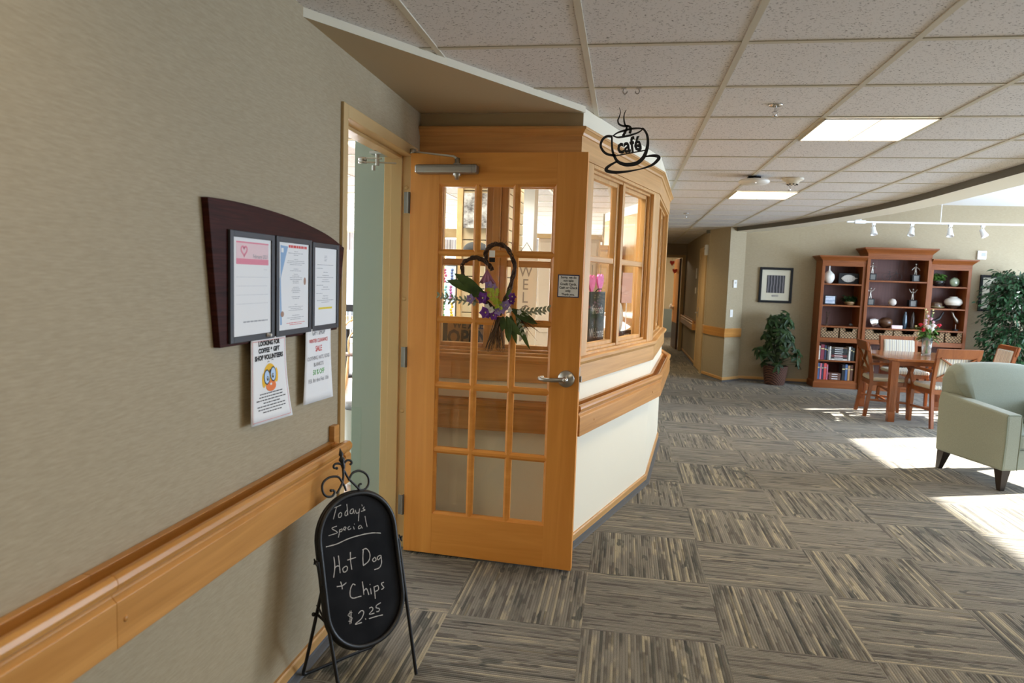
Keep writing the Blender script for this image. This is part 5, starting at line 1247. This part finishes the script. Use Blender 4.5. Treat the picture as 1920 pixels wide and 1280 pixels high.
def chair():
    t = thing('dining_chair', '', 'dining chair', (0, 0, 0), 0, 'striped cherry dining chairs round the table')
    b = MB(); b.box(-.235, .235, -.235, .215, .435, .485); b.build('seat', STRIPE, t, bev=.024, seg=3)
    b = MB(); b.box(-.225, .225, -.225, -.20, .385, .437); b.box(-.225, .225, .195, .22, .385, .437); b.box(-.232, -.208, -.22, .215, .385, .437); b.box(.208, .232, -.22, .215, .385, .437); b.build('seat_rail', CHAIRW, t, bev=.003)
    for s in (-1, 1):
        b = MB(); pts = [(s * .226, .262, 0), (s * .224, .232, .22), (s * .222, .212, .44), (s * .222, .235, .66), (s * .222, .285, .90)]
        sm = smooth(pts, 4)
        for i in range(len(sm) - 1): b.bar(sm[i], sm[i + 1] + (sm[i + 1] - sm[i]) * .06, .034, .040, (0, 1, 0))
        b.build('leg', CHAIRW, t)
        b = MB(); b.taper(s * .212, -.208, 0, .40, .017, .022, .017, .022, 0, -.012); b.build('leg', CHAIRW, t, bev=.003)
        b = MB(); sm = smooth([(s * .236, .236, .650), (s * .250, .08, .655), (s * .252, -.10, .652), (s * .245, -.185, .640)], 4)
        for i in range(len(sm) - 1): b.bar(sm[i], sm[i + 1] + (sm[i + 1] - sm[i]) * .06, .044, .026)
        sm = smooth([(s * .245, -.175, .640), (s * .247, -.195, .58), (s * .236, -.170, .49), (s * .228, -.160, .40)], 4)
        for i in range(len(sm) - 1): b.bar(sm[i], sm[i + 1] + (sm[i + 1] - sm[i]) * .06, .036, .032, (0, 1, 0))
        b.build('arm', CHAIRW, t)
        b = MB(); b.bar((s * .214, -.205, .19), (s * .224, .235, .21), .020, .026); b.build('stretcher', CHAIRW, t, bev=.002)
    b = MB(); b.bar((-.21, .02, .200), (.21, .02, .200), .020, .026); b.build('stretcher', CHAIRW, t, bev=.002)
    b = MB(); b.hexa([(-.25, .258, .80), (.25, .258, .80), (.25, .286, .80), (-.25, .286, .80)], [(-.25, .284, .915), (.25, .284, .915), (.25, .312, .915), (-.25, .312, .915)]); b.build('top_rail', CHAIRW, t, bev=.006)
    b = MB(); b.bar((-.21, .222, .56), (.21, .222, .56), .02, .05); b.build('lower_rail', CHAIRW, t, bev=.002)
    b = MB(); b.bar((-.20, .232, .57), (.20, .285, .81), .014, .030, (0, 1, 0)); b.bar((.20, .232, .57), (-.20, .285, .81), .014, .030, (0, 1, 0)); b.build('cross_back', CHAIRW, t)
    b = MB(); b.hexa([(-.198, .178, .545), (.198, .178, .545), (.198, .222, .545), (-.198, .222, .545)], [(-.198, .240, .865), (.198, .240, .865), (.198, .272, .865), (-.198, .272, .865)]); b.build('back_pad', STRIPE, t, bev=.016, seg=3)
    return t
ch0 = chair()
ch0.location = (3.245, 9.145, 0); ch0.rotation_euler = (0, 0, radians(85)); ch0['label'] = 'cherry dining chair pushed in at the left side of the table, cross back seen edge-on'
dup(ch0, (3.675, 8.645, 0), radians(188), 'cherry dining chair with its cross back turned to us, partly behind the green armchair')
dup(ch0, (3.80, 10.07, 0), 0.0, 'cherry dining chair behind the table in front of the bookcases, striped pad facing us')
dup(ch0, (4.40, 9.33, 0), radians(-94), 'cherry dining chair at the right side of the table beside the ficus')

# vase of flowers
t = thing('glass_vase', 'clear glass vase filled with green stems on the dining table', 'vase', (3.735, 9.27, .7525))
b = MB(); b.lathe([(.048, 0), (.052, .004), (.054, .10), (.062, .225), (.058, .225), (.050, .10), (.047, .012), (.0001, .010)], n=26); b.build('glass_body', GLASSV, t)
bq = thing('flower_bouquet', 'bouquet of red, pink and white flowers standing in the glass vase', 'flowers', (3.735, 9.27, .7525)); r = random.Random(8); r2 = r
b = MB()
heads = [(-.10, -.03, .36, 'r'), (-.075, -.05, .30, 'r'), (-.03, -.06, .33, 'w'), (.03, -.06, .345, 'w'), (.015, -.06, .30, 'w'), (.115, -.02, .36, 'r'), (.09, .02, .345, 'r'), (-.035, 0, .42, 'p'), (.02, -.01, .44, 'p'), (.05, .0, .40, 'p'), (-.01, .02, .47, 'p'), (-.15, -.02, .35, 'y'), (-.13, -.04, .26, 'y'), (-.03, .0, .53, 'y'), (-.045, .01, .56, 'y'), (.05, .02, .52, 'y'), (.045, .02, .555, 'y'), (-.06, -.06, .385, 'p')]
for x, y, z, k in heads: b.tube(smooth([(x * -.12, y * -.1, .02), (x * .25, y * .25, .21), (x, y, z - .01)], 4), .003, 5)
b.build('stems', LEAFG, bq)
pe = {'r': ROSEP, 'w': WHITEF, 'p': PINKF, 'y': mat('cream_petal', (.80, .74, .40), .6)}; nmz = {'r': 'red_rose', 'w': 'white_lily', 'p': 'pink_bloom', 'y': 'cream_snapdragon'}
for x, y, z, k in heads:
    b = MB(); c = Vector((x, y, z)); R = {'r': .042, 'w': .055, 'p': .034, 'y': .022}[k]
    for l in range(3):
        for i in range(6):
            a = 2 * pi * i / 6 + l * .5; d = Vector((cos(a), sin(a), .5 + .6 * l)); b.leaf(c, d, (-cos(a) * .7, -sin(a) * .7, 1), R, R * .9, -.3, 0, 3)
    b.ball(c + Vector((0, 0, R * .25)), R * .35, n=8); b.build(nmz[k], pe[k], bq)
b = MB()
for k in range(44):
    a = r.uniform(-pi, pi); z = r.uniform(.19, .36); d = Vector((cos(a), sin(a) * .8, r.uniform(-.5, .5))); b.leaf((cos(a) * .03, sin(a) * .03, z), d, (0, 0, 1), r.uniform(.06, .13), .045, .3, 0, 4)
for s in (-1, 1, 1, -1, 1):
    b.leaf((.03 * s, 0, .30), (s * 1.0, r.uniform(-.3, .3), r.uniform(.2, .5)), (0, 0, 1), .17, .035, .2, 0, 4)
b.build('foliage', LEAFG, bq)

# ------------------------------------------------------------------ armchair
t = thing('armchair', 'sage green upholstered armchair with tapered dark legs at the edge of the lounge', 'armchair', (3.215, 6.265, 0), radians(17.2))
HW = .375
for s in (-1, 1):
    b = MB(); pr = [(-.355, .165), (-.362, .40), (-.360, .612), (.10, .655), (.345, .690), (.365, .60), (.350, .165)]
    b.prism(pr, lambda p: (s * HW, p[0], p[1]), lambda p: (s * (HW - .135), p[0], p[1])); arm = b.build('arm', GREENF, t, bev=.020, seg=3)
    b = MB()
    for xx in (s * (HW - .004), s * (HW - .131)): b.tube(smooth([(xx, -.352, .170), (xx, -.360, .40), (xx, -.357, .598)], 4), .0048, 6)
    b.tube([(s * (HW - .012), -.357, .606), (s * (HW - .123), -.357, .606)], .0048, 6); b.build('piping', GREENP, arm)
b = MB(); b.box(-HW + .13, HW - .13, -.330, .30, .165, .325); b.build('seat_base', GREENF, t, bev=.012, seg=2)
b = MB(); b.box(-HW + .136, HW - .136, -.345, .16, .326, .455); cu = b.build('seat_cushion', GREENF, t, bev=.035, seg=4)
b = MB(); x_ = HW - .14
b.tube([(-x_, -.338, .335), (x_, -.338, .335)], .0045, 6); b.tube([(-x_, -.338, .445), (x_, -.338, .445)], .0045, 6); b.build('piping', GREENP, cu)
b = MB(); n = 14; vs = []
prof = [(.12, .44), (.105, .60), (.125, .78), (.155, .885), (.20, .925), (.27, .93), (.335, .895), (.375, .80), (.372, .672), (.355, .20)]
k = len(prof)
for i in range(n + 1):
    u = -1 + 2 * i / n; x = u * (HW + .004); crown = .022 * (1 - u * u); ed = max(0, abs(u) - .86) / .14
    for j, (y, z) in enumerate(prof):
        cy = .25; zz = z + (crown if z > .7 else 0); yy_ = y + (cy - y) * .35 * ed ** 2; zz -= (.045 * ed ** 2 if z > .85 else 0)
        vs.append((x if z > .66 else max(-HW + .14, min(HW - .14, x)), yy_, zz))
fs = [(i * k + j, i * k + (j + 1) % k, (i + 1) * k + (j + 1) % k, (i + 1) * k + j) for i in range(n) for j in range(k)] + [list(range(k))[::-1], list(range(n * k, n * k + k))]
b.add(vs, fs, 0, True); b.build('back', GREENF, t, bev=.014, seg=2)
for sx in (-1, 1):
    for y, dy in ((-.300, -.012), (.300, .035)):
        b = MB(); b.taper(sx * (HW - .055), y, 0, .17, .019, .040, .019, .040, sx * .012, dy); b.build('leg', DARKLEG, t, bev=.003)
# ------------------------------------------------------------------ inside the café, seen through the glass
SLATW = mat('slatwall_birch', (.62, .49, .32), .5)
t = thing('slatwall_column', 'pale birch slatwall display column inside the café', 'display stand', (-1.275, 5.35, 0))
b = MB(); b.box(0, .315, .02, .9, 0, 2.44); b.build('core', BLACKP, t)
b = MB(); z = .02
while z < 2.40: b.box(-.004, .319, -.004, .018, z, z + .088); b.box(.317, .339, .02, .9, z, z + .088); b.box(-.024, -.002, .02, .9, z, z + .088); z += .095
b.build('slats', SLATW, t, bev=.003)
b = MB(); b.box(-.05, -.004, -.02, .03, 0, 2.44); b.build('edge_post', TANW, t, bev=.003)
m = mat('snow_print', (.5, .5, .5), .6); lk(m, ramp(m, noise_c(m, (9, 9, 12), 6, rough=.7), [(.38, (.10, .09, .10)), (.52, (.50, .49, .50)), (.66, (.85, .86, .88))]), bs(m).inputs['Base Color'])
t = thing('canvas_print', 'snowy grey canvas print hung on the birch slatwall', 'picture', (-1.135, 5.34, 2.045)); b = MB(); b.box(-.13, .13, -.032, -.008, -.135, .135); b.build('canvas', m, t, bev=.003); b = MB(); b.box(-.06, .06, -.008, .0, .09, .12); b.build('hanger', BLACKP, t)
t = thing('ornament', 'small white hanging ornament below the canvas print', 'ornament', (-1.055, 5.325, 1.865)); b = MB(); b.ball((0, -.006, -.02), .014, .006, .018); b.tube([(0, 0, -.005), (0, 0, .075)], .0015, 5); b.build('body', WHITEPL, t)
HATC = mat('grey_felt', (.05, .05, .055), .9)
t = thing('felt_hat', 'dark grey felt cap on a hook of the slatwall', 'hat', (-1.15, 5.26, 1.745)); b = MB(); b.ball((0, 0, 0), .10, .075, .06, 16); b.ball((-.05, -.05, -.03), .09, .05, .014, 12); b.build('crown', HATC, t)
r = random.Random(31); cols = [(.05, .35, .16), (.80, .55, .05), (.55, .08, .25), (.10, .18, .45), (.75, .12, .12), (.20, .55, .60), (.45, .12, .40), (.85, .82, .75)]
tm = [mat('craft_%s' % n_, c, .6) for n_, c in zip(('green', 'yellow', 'magenta', 'blue', 'red', 'teal', 'plum', 'white'), cols)]
wd_ = ('green', 'yellow', 'magenta', 'blue', 'red', 'teal', 'plum', 'white')
nn = 0
for row, z in enumerate((1.58, 1.45, 1.32)):
    for c in range(4):
        k = (row * 3 + c) % 8; x = -1.475 + c * .05 + r.uniform(-.01, .01)
        rowname = ('top', 'middle', 'bottom')[row]; pos = ('first', 'second', 'third', 'last')[c]
        t = thing('dangle_charm', '%s beaded charm, %s in the %s row of the wire rack left of the slatwall' % (wd_[k], pos, rowname), 'charm', (x, 5.2, z), 0, 'beaded charms on the wire rack'); b = MB()
        for j in range(5): b.ball((r.uniform(-.006, .006), 0, -.022 * j), .012 if j < 4 else .016, .010, .012, 8)
        b.build('beads', tm[k], t); b = MB(); b.tube([(0, 0, .008), (0, .01, .03)], .0015, 4); b.build('loop', STEEL, t)
t = thing('wire_rack', 'black wire display rack holding the beaded charms', 'display rack', (-1.40, 5.23, 0)); b = MB()
for x in (-.11, .11): b.tube([(x, 0, 0), (x, 0, 1.66)], .006, 6)
for z in (1.615, 1.485, 1.355, .3, .8): b.tube([(-.11, 0, z), (.11, 0, z)], .004, 5)
b.build('wire', BLACKM, t)
# items standing on the inner sill of the window behind the door
KRAFT = mat('kraft_board', (.26, .16, .075), .8)
t = thing('open_sign', 'brown kraft open sign leaning inside the window behind the door', 'sign', (-.910, 3.955, 1.103), 0, rot=(-.08, 0, 0))
b = MB(); b.box(-.115, .135, 0, .012, 0, .175); b.build('board', KRAFT, t, bev=.002)
b = MB(); b.box(-.150, -.115, -.002, .014, 0, .175); b.box(.135, .150, -.002, .014, 0, .175); b.build('side_trim', BLACKP, t)
b = MB(); b.text('WE ARE', .055, Matrix.Translation((.01, -.0006, .128)) @ RX, bold=.002, sx=.95); b.text('OPEN', .120, Matrix.Translation((.012, -.0006, .032)) @ RX, bold=.004, sx=.80); b.build('lettering', INK, t)
t = thing('welcome_board', 'tall white vertical WELCOME board standing inside the café window', 'sign', (-.628, 4.35, .001), 0, rot=(-.02, 0, 0))
b = MB(); b.box(-.075, .075, 0, .018, 0, 1.70); b.build('board', WHITEP, t, bev=.002); b = MB()
for k, ch in enumerate('WELCOME'): b.text(ch, .098, Matrix.Translation((0, -.0006, 1.545 - .083 * k)) @ RX, bold=.0005, sx=.85)
b.tube([(-.04, 0, 1.70), (0, 0, 1.76), (.04, 0, 1.70)], .003, 5); b.build('lettering', INKG, t)
t = thing('white_pillar', 'square white pillar inside the café behind the WELCOME board', 'pillar', (-1.037, 6.9, 0)); b = MB(); b.box(-.13, .13, -.13, .13, 0, 2.455); b.build('shaft', WHITEP, t); b = MB(); b.box(-.15, .15, -.15, .15, 0, .1); b.build('base', WHITEP, t)
t = thing('hutch', 'pale wooden hutch cabinet inside the café behind the pillar', 'cabinet', (-.62, 7.6, 0)); b = MB(); b.box(-.34, .32, 0, .42, 0, 1.98); b.build('carcass', mat('pale_birch', (.70, .56, .42), .5), t, bev=.004)
b = MB(); b.box(-.37, .35, -.03, .43, 1.98, 2.03); b.build('cornice', TANW, t, bev=.004)
for x0 in (-.32, .0):
    b = MB(); b.box(x0, x0 + .30, -.018, 0, .95, 1.94); b.build('door', mat('pale_birch_door', (.72, .58, .44), .5), t, bev=.003)
# side window display
HOTP = mat('hot_pink', (.62, .04, .20), .5); MAGP = mat('magenta_pink', (.70, .10, .38), .4)
d1v = (BAY[2] - BAY[1]).normalized(); inv = Vector((-d1v.y, d1v.x))
def infr(s, o, z): q = BAY[1] + d1v * s + inv * o; return (q.x, q.y, z)
def rzf(): return atan2(d1v.y, d1v.x)
t = thing('welcome_chalkboard', 'small slate board chalked friends welcome standing inside the bay window', 'chalkboard', infr(.805, .16, 1.103), rzf())
b = MB(); b.box(-.137, .137, 0, .012, .0, .36); b.build('slate', mat('slate_grey', (.045, .05, .05), .7), t)
b = MB(); b.text('friends', .085, Matrix.Translation((0, -.0006, .215)) @ RX, bold=.0006, sx=.9); b.text('Welcome', .095, Matrix.Translation((0, -.0006, .055)) @ RX, bold=.0006, sx=.72); b.build('lettering', CHALK, t)
b = MB(); b.tube([(-.04, .006, .36), (-.04, -.01, .378), (.03, -.012, .378)], .004, 6); b.build('hanger', BLACKM, t)
for s, z, m_, lab in ((.885, 1.515, HOTP, 'hot pink wire heart hanging inside the bay window, the nearer of two'), (1.048, 1.525, MAGP, 'magenta wire heart hanging inside the bay window, the farther of two')):
    t = thing('hanging_heart', lab, 'decoration', infr(s, .24, z), atan2(d1v.y, d1v.x), 'pink hearts in the bay window'); b = MB()
    hp = [(.062 * (16 * sin(a) ** 3) / 16, .078 * (13 * cos(a) - 5 * cos(2 * a) - 2 * cos(3 * a) - cos(4 * a)) / 16) for a in [2 * pi * i / 28 for i in range(28)]]
    b.prism(hp, lambda p: (p[0], -.006, p[1]), lambda p: (p[0], .006, p[1])); b.build('heart', m_, t, bev=.004)
    b = MB(); b.tube([(0, 0, .05), (.004, 0, .10), (0, 0, .125)], .0016, 5); b.tube(smooth([(0, 0, -.09), (-.03, 0, -.15), (.02, 0, -.20), (-.02, 0, -.24)], 4), .0016, 5); b.build('wire', BLACKM, t)
t = thing('gnome_cutout', 'pink and white heart gnome standing on the inner bay sill', 'decoration', infr(1.36, .225, 1.103), atan2(d1v.y, d1v.x))
b = MB(); b.lathe([(.001, 0), (.055, .0), (.07, .05), (.055, .16), (.03, .24), (.012, .31), (.0001, .33)], n=20, sy=.5); b.build('robe', HOTP, t)
b = MB(); b.ball((0, -.03, .165), .066, .024, .115, 16); b.build('beard', WHITEP, t)
t = thing('small_slate_sign', 'little black sign with chalk lettering on the inner bay sill', 'sign', infr(1.375, .135, 1.103), atan2(d1v.y, d1v.x)); b = MB(); b.box(-.11, .11, 0, .02, 0, .075); b.build('board', BLACKP, t, bev=.002)
b = MB(); lines(b, [(.42, 0, .6), (.62, 0, .5)], .2, .04, .012, 0, -.0006, 3)
for v in b.v: v.z += .038
b.build('lettering', CHALK, t)
t = thing('pink_banner', 'pale pink banner card standing behind the second bay pane', 'sign', (.02, 6.28, 1.017), 0); b = MB(); b.box(-.045, .045, 0, .01, .33, .60); b.build('card', PINKL, t); b = MB(); b.box(-.05, .05, -.02, .05, 0, .015); b.tube([(0, .014, .015), (0, .014, .34)], .005, 6); b.build('foot', WHITEPL, t)
t = thing('display_shelf', 'narrow white shelf unit inside the bay beneath the banner card', 'shelf', (-.12, 6.26, 0), 0); b = MB()
for z in (.30, .65, .99): b.box(-.26, .26, -.10, .14, z, z + .025)
b.build('shelf', TANW, t); b = MB(); b.box(-.28, -.26, -.10, .14, 0, 1.015); b.box(.26, .28, -.10, .14, 0, 1.015); b.build('side', TANW, t)
# wall cupboards across the café, seen through the bay's side window
t = thing('wall_cupboard', 'maple wall cupboard row on the far side of the bay', 'cabinet', (-.78, 8.7, 0)); b = MB(); b.box(0, .60, 0, .5, 1.15, 1.92); b.box(0, .6, 0, .5, 0, .92); b.build('carcass', TANW, t, bev=.004)
b = MB(); b.box(-.03, .62, -.03, .5, 1.92, 1.98); b.build('cornice', MAPLE_H, t, bev=.004)
for x0 in (.01, .31): b = MB(); b.box(x0, x0 + .28, -.018, 0, 1.17, 1.90); b.build('door', TANW, t, bev=.003)
# bright dining end of the café seen past the sage wall
t = thing('cafe_table', 'light blue topped café table seen through the doorway', 'table', (-4.05, 9.75, 0)); b = MB(); b.box(-.45, .45, -.45, .45, .735, .765); b.build('tabletop', mat('light_blue_top', (.45, .66, .78), .4), t, bev=.006); b = MB(); b.tube([(0, 0, .03), (0, 0, .735)], .035, 12); b.lathe([(.28, 0), (.27, .02), (.05, .04)], n=24); b.build('pedestal', BLACKM, t)
t = thing('bentwood_chair', 'pale bentwood café chair seen through the doorway', 'chair', (-3.50, 8.75, 0), radians(200)); b = MB(); b.lathe([(.0001, .44), (.20, .44), (.205, .455), (.19, .465), (.0001, .465)], n=26); b.build('seat', mat('brown_seat', (.10, .06, .045), .5), t)
for k in range(4): a = pi / 4 + k * pi / 2; b = MB(); b.tube([(cos(a) * .15, sin(a) * .15, .44), (cos(a) * .20, sin(a) * .20, 0)], .014, 8); b.build('leg', TANW, t)
b = MB(); b.tube(smooth([(-.18, .08, .45), (-.19, .16, .70), (-.12, .20, .88), (0, .21, .93), (.12, .20, .88), (.19, .16, .70), (.18, .08, .45)], 5), .013, 8); b.tube(smooth([(-.10, .12, .46), (-.10, .17, .68), (0, .19, .78), (.10, .17, .68), (.10, .12, .46)], 5), .011, 8); b.build('backrest', TANW, t)
t = thing('spindle_chair', 'black spindle back chair at the far end of the café', 'chair', (-4.62, 11.3, 0), radians(10)); b = MB(); b.box(-.2, .2, -.2, .2, .43, .46); b.build('seat', BLACKP, t, bev=.01)
for sx in (-1, 1):
    for sy in (-1, 1): b = MB(); b.tube([(sx * .17, sy * .17, .43), (sx * .2, sy * .2, 0)], .014, 8); b.build('leg', BLACKP, t)
b = MB(); b.box(-.21, .21, .18, .205, .86, .98)
for x in (-.18, -.11, -.04, .04, .11, .18): b.tube([(x, .18, .45), (x, .195, .88)], .008, 6)
b.build('backrest', BLACKP, t)
t = thing('high_shelf', 'wood tone shelf band with a fern along the café left side', 'shelf', (-2.16, 7.4, 0)); b = MB(); b.box(-.02, .34, 0, .3, 1.95, 2.05); b.build('shelf', TANW, t); b = MB(); b.box(-.04, -.02, 0, .3, 0, 2.08); b.box(.34, .36, 0, .3, 0, 2.08); b.build('side', WHITEP, t)
t = thing('waste_bin', 'pale grey bin on the café floor behind the sage wall', 'bin', (-1.83, 4.75, .006)); b = MB(); b.lathe([(.13, 0), (.16, .55), (.165, .56), (.155, .56), (.125, .02), (.0001, .02)], n=24); b.build('body', mat('bin_grey', (.45, .50, .46), .5), t); b = MB(); b.lathe([(.167, .555), (.170, .575), (.14, .60), (.0001, .60)], n=24); b.build('lid', mat('bin_dark', (.08, .09, .09), .5), t)
# ------------------------------------------------------------------ down the hall
def hx(y): return 1.30
dr = struct(thing('door_2', 'tan framed hall door seen almost edge-on in the right hall wall', 'door', (1.37, 12.32, 0)), 'tan framed hall door seen almost edge-on in the right hall wall', 'door')
b = MB(); b.box(-.022, .02, 0, .085, 0, 2.2); b.box(-.022, .02, .985, 1.07, 0, 2.2); b.box(-.022, .02, .085, .985, 2.12, 2.2); b.build('frame', FRAMEP, dr, bev=.003)
b = MB(); b.box(-.012, .02, .088, .982, .01, 2.118); b.build('panel', FRAMEP, dr)
b = MB(); b.tube([(-.012, .86, 1.02), (-.06, .86, 1.02), (-.065, .76, 1.02)], .010, 8); b.box(-.018, -.012, .83, .89, .94, 1.12); b.build('handle', STEEL, dr)
t = thing('door_chime', 'cream wall box beside the top of the hall door frame', 'wall sensor', (1.37, 12.255, 2.13)); b = MB(); b.box(-.055, 0, -.06, .06, -.09, .085); b.build('housing', WHITEPL, t, bev=.01); b = MB(); b.ball((-.057, -.02, .02), .012, n=8); b.build('lens', CHROME, t)
for y, z, h, l in ((13.95, 1.75, .10, 'white room sign on the right hall wall, upper'), (13.95, 1.42, .06, 'white switch plate under the room sign on the hall wall')):
    t = thing('wall_plate', l, 'wall plate', (1.37, y, z)); b = MB(); b.box(-.012, 0, -.06, .06, -h, h); b.build('plate', WHITEPL, t, bev=.003); b = MB(); b.box(-.016, -.012, -.02, .02, -.03, .03); b.build('insert', mat('plate_insert', (.7, .68, .6), .5), t)
rl = thing('handrail', 'short honey maple handrail on the right hall wall near the far doorway', 'handrail')
sweep([(1.37, 16.2), (1.37, 13.42)], RAILP, 'rail_section', RAILW, rl, bev=.0015)
fr = struct(thing('trim_4', 'tan frame around the doorway at the end of the hall', 'door frame', (0, 16.4, 0)), 'tan frame around the doorway at the end of the hall', 'door frame')
b = MB(); b.box(.21, .27, -.02, .13, 0, 2.2); b.box(1.275, 1.345, -.02, .13, 0, 2.2); b.box(.27, 1.275, -.02, .13, 2.14, 2.2); b.build('frame', FRAMEP, fr, bev=.003)
dr = struct(thing('door_3', 'wooden door with a steel kick plate standing open at the hall end', 'door', (1.27, 16.54, 0), radians(93.5)), 'wooden door with a steel kick plate standing open at the hall end', 'door')
b = MB(); b.box(0, .86, 0, .045, .012, 2.13); b.build('leaf', DOORW, dr, bev=.002)
b = MB(); b.box(.02, .84, .045, .047, .02, .62); b.build('kick_plate', mat('kick_plate_bronze', (.16, .12, .10), .4, .6), dr)
b = MB(); b.box(-.004, .0, 0, .045, .012, 2.13); b.build('edge_guard', mat('edge_brown', (.06, .03, .02), .4), dr)
b = MB(); b.box(.60, .82, .045, .13, .93, 1.0); b.ball((.72, .10, 1.02), .03); b.build('door_hook_tray', WHITEPL, dr, bev=.006)
rl = thing('wall_rail', 'honey maple rail on the pale wall of the room beyond the hall', 'bumper rail', (0, 20.2, 0)); b = MB(); b.box(-1.4, 1.0, -.05, 0, .82, .98); b.build('rail_board', RAILW, rl, bev=.005)
bb = struct(thing('baseboard_far', 'dark baseboard of the room beyond the hall', 'baseboard', (0, 20.2, 0)), 'dark baseboard of the room beyond the hall', 'baseboard'); b = MB(); b.box(-1.5, 2.6, -.02, 0, 0, .16); b.build('board', GREYBASE, bb)
b = MB(); b.box(-1.49, 2.59, -.006, 0, .16, .82)
lw_ = b.build('lower_panel', mat('teal_grey_paint', (.15, .18, .17), .6)); lw_.location = (0, 20.2, 0); struct(lw_, 'grey green lower wall panel of the room beyond the hall', 'wall panel'); lw_.name = 'trim_5'
t = thing('wall_plate', 'small grey wall plate in the room beyond the hall', 'wall plate', (.92, 20.2, 1.62)); b = MB(); b.box(-.06, .06, -.02, 0, -.1, .1); b.build('plate', mat('plate_grey', (.4, .38, .33), .5), t)
for x, z, l in ((1.08, 2.17, 'red paper heart hanging high in the hall end doorway'), (1.15, 1.98, 'red paper heart hanging lower in the hall end doorway')):
    t = thing('paper_heart', l, 'decoration', (x, 16.9, z - .14), .3, 'paper hearts in the hall end doorway'); b = MB()
    hp = [(.06 * (16 * sin(a) ** 3) / 16, .07 * (13 * cos(a) - 5 * cos(2 * a) - 2 * cos(3 * a) - cos(4 * a)) / 16) for a in [2 * pi * i / 20 for i in range(20)]]
    b.prism(hp, lambda p: (p[0], -.004, p[1]), lambda p: (p[0], .004, p[1])); b.build('heart', INKR, t); b = MB(); b.tube([(0, 0, .05), (0, 0, 2.5 - z + .14)], .002, 4); b.build('string', BLACKM, t)
panel(.1017, 2.225 + .6096 * 16.5, 'added hidden light panel warming the hall behind the café bay')  # out of sight, added to bring warm light onto the hall corner
area('far_room_lamp', (.6, 18.4, 2.45), (0, 0, 0), 1.2, 1.2, 60, WARM)
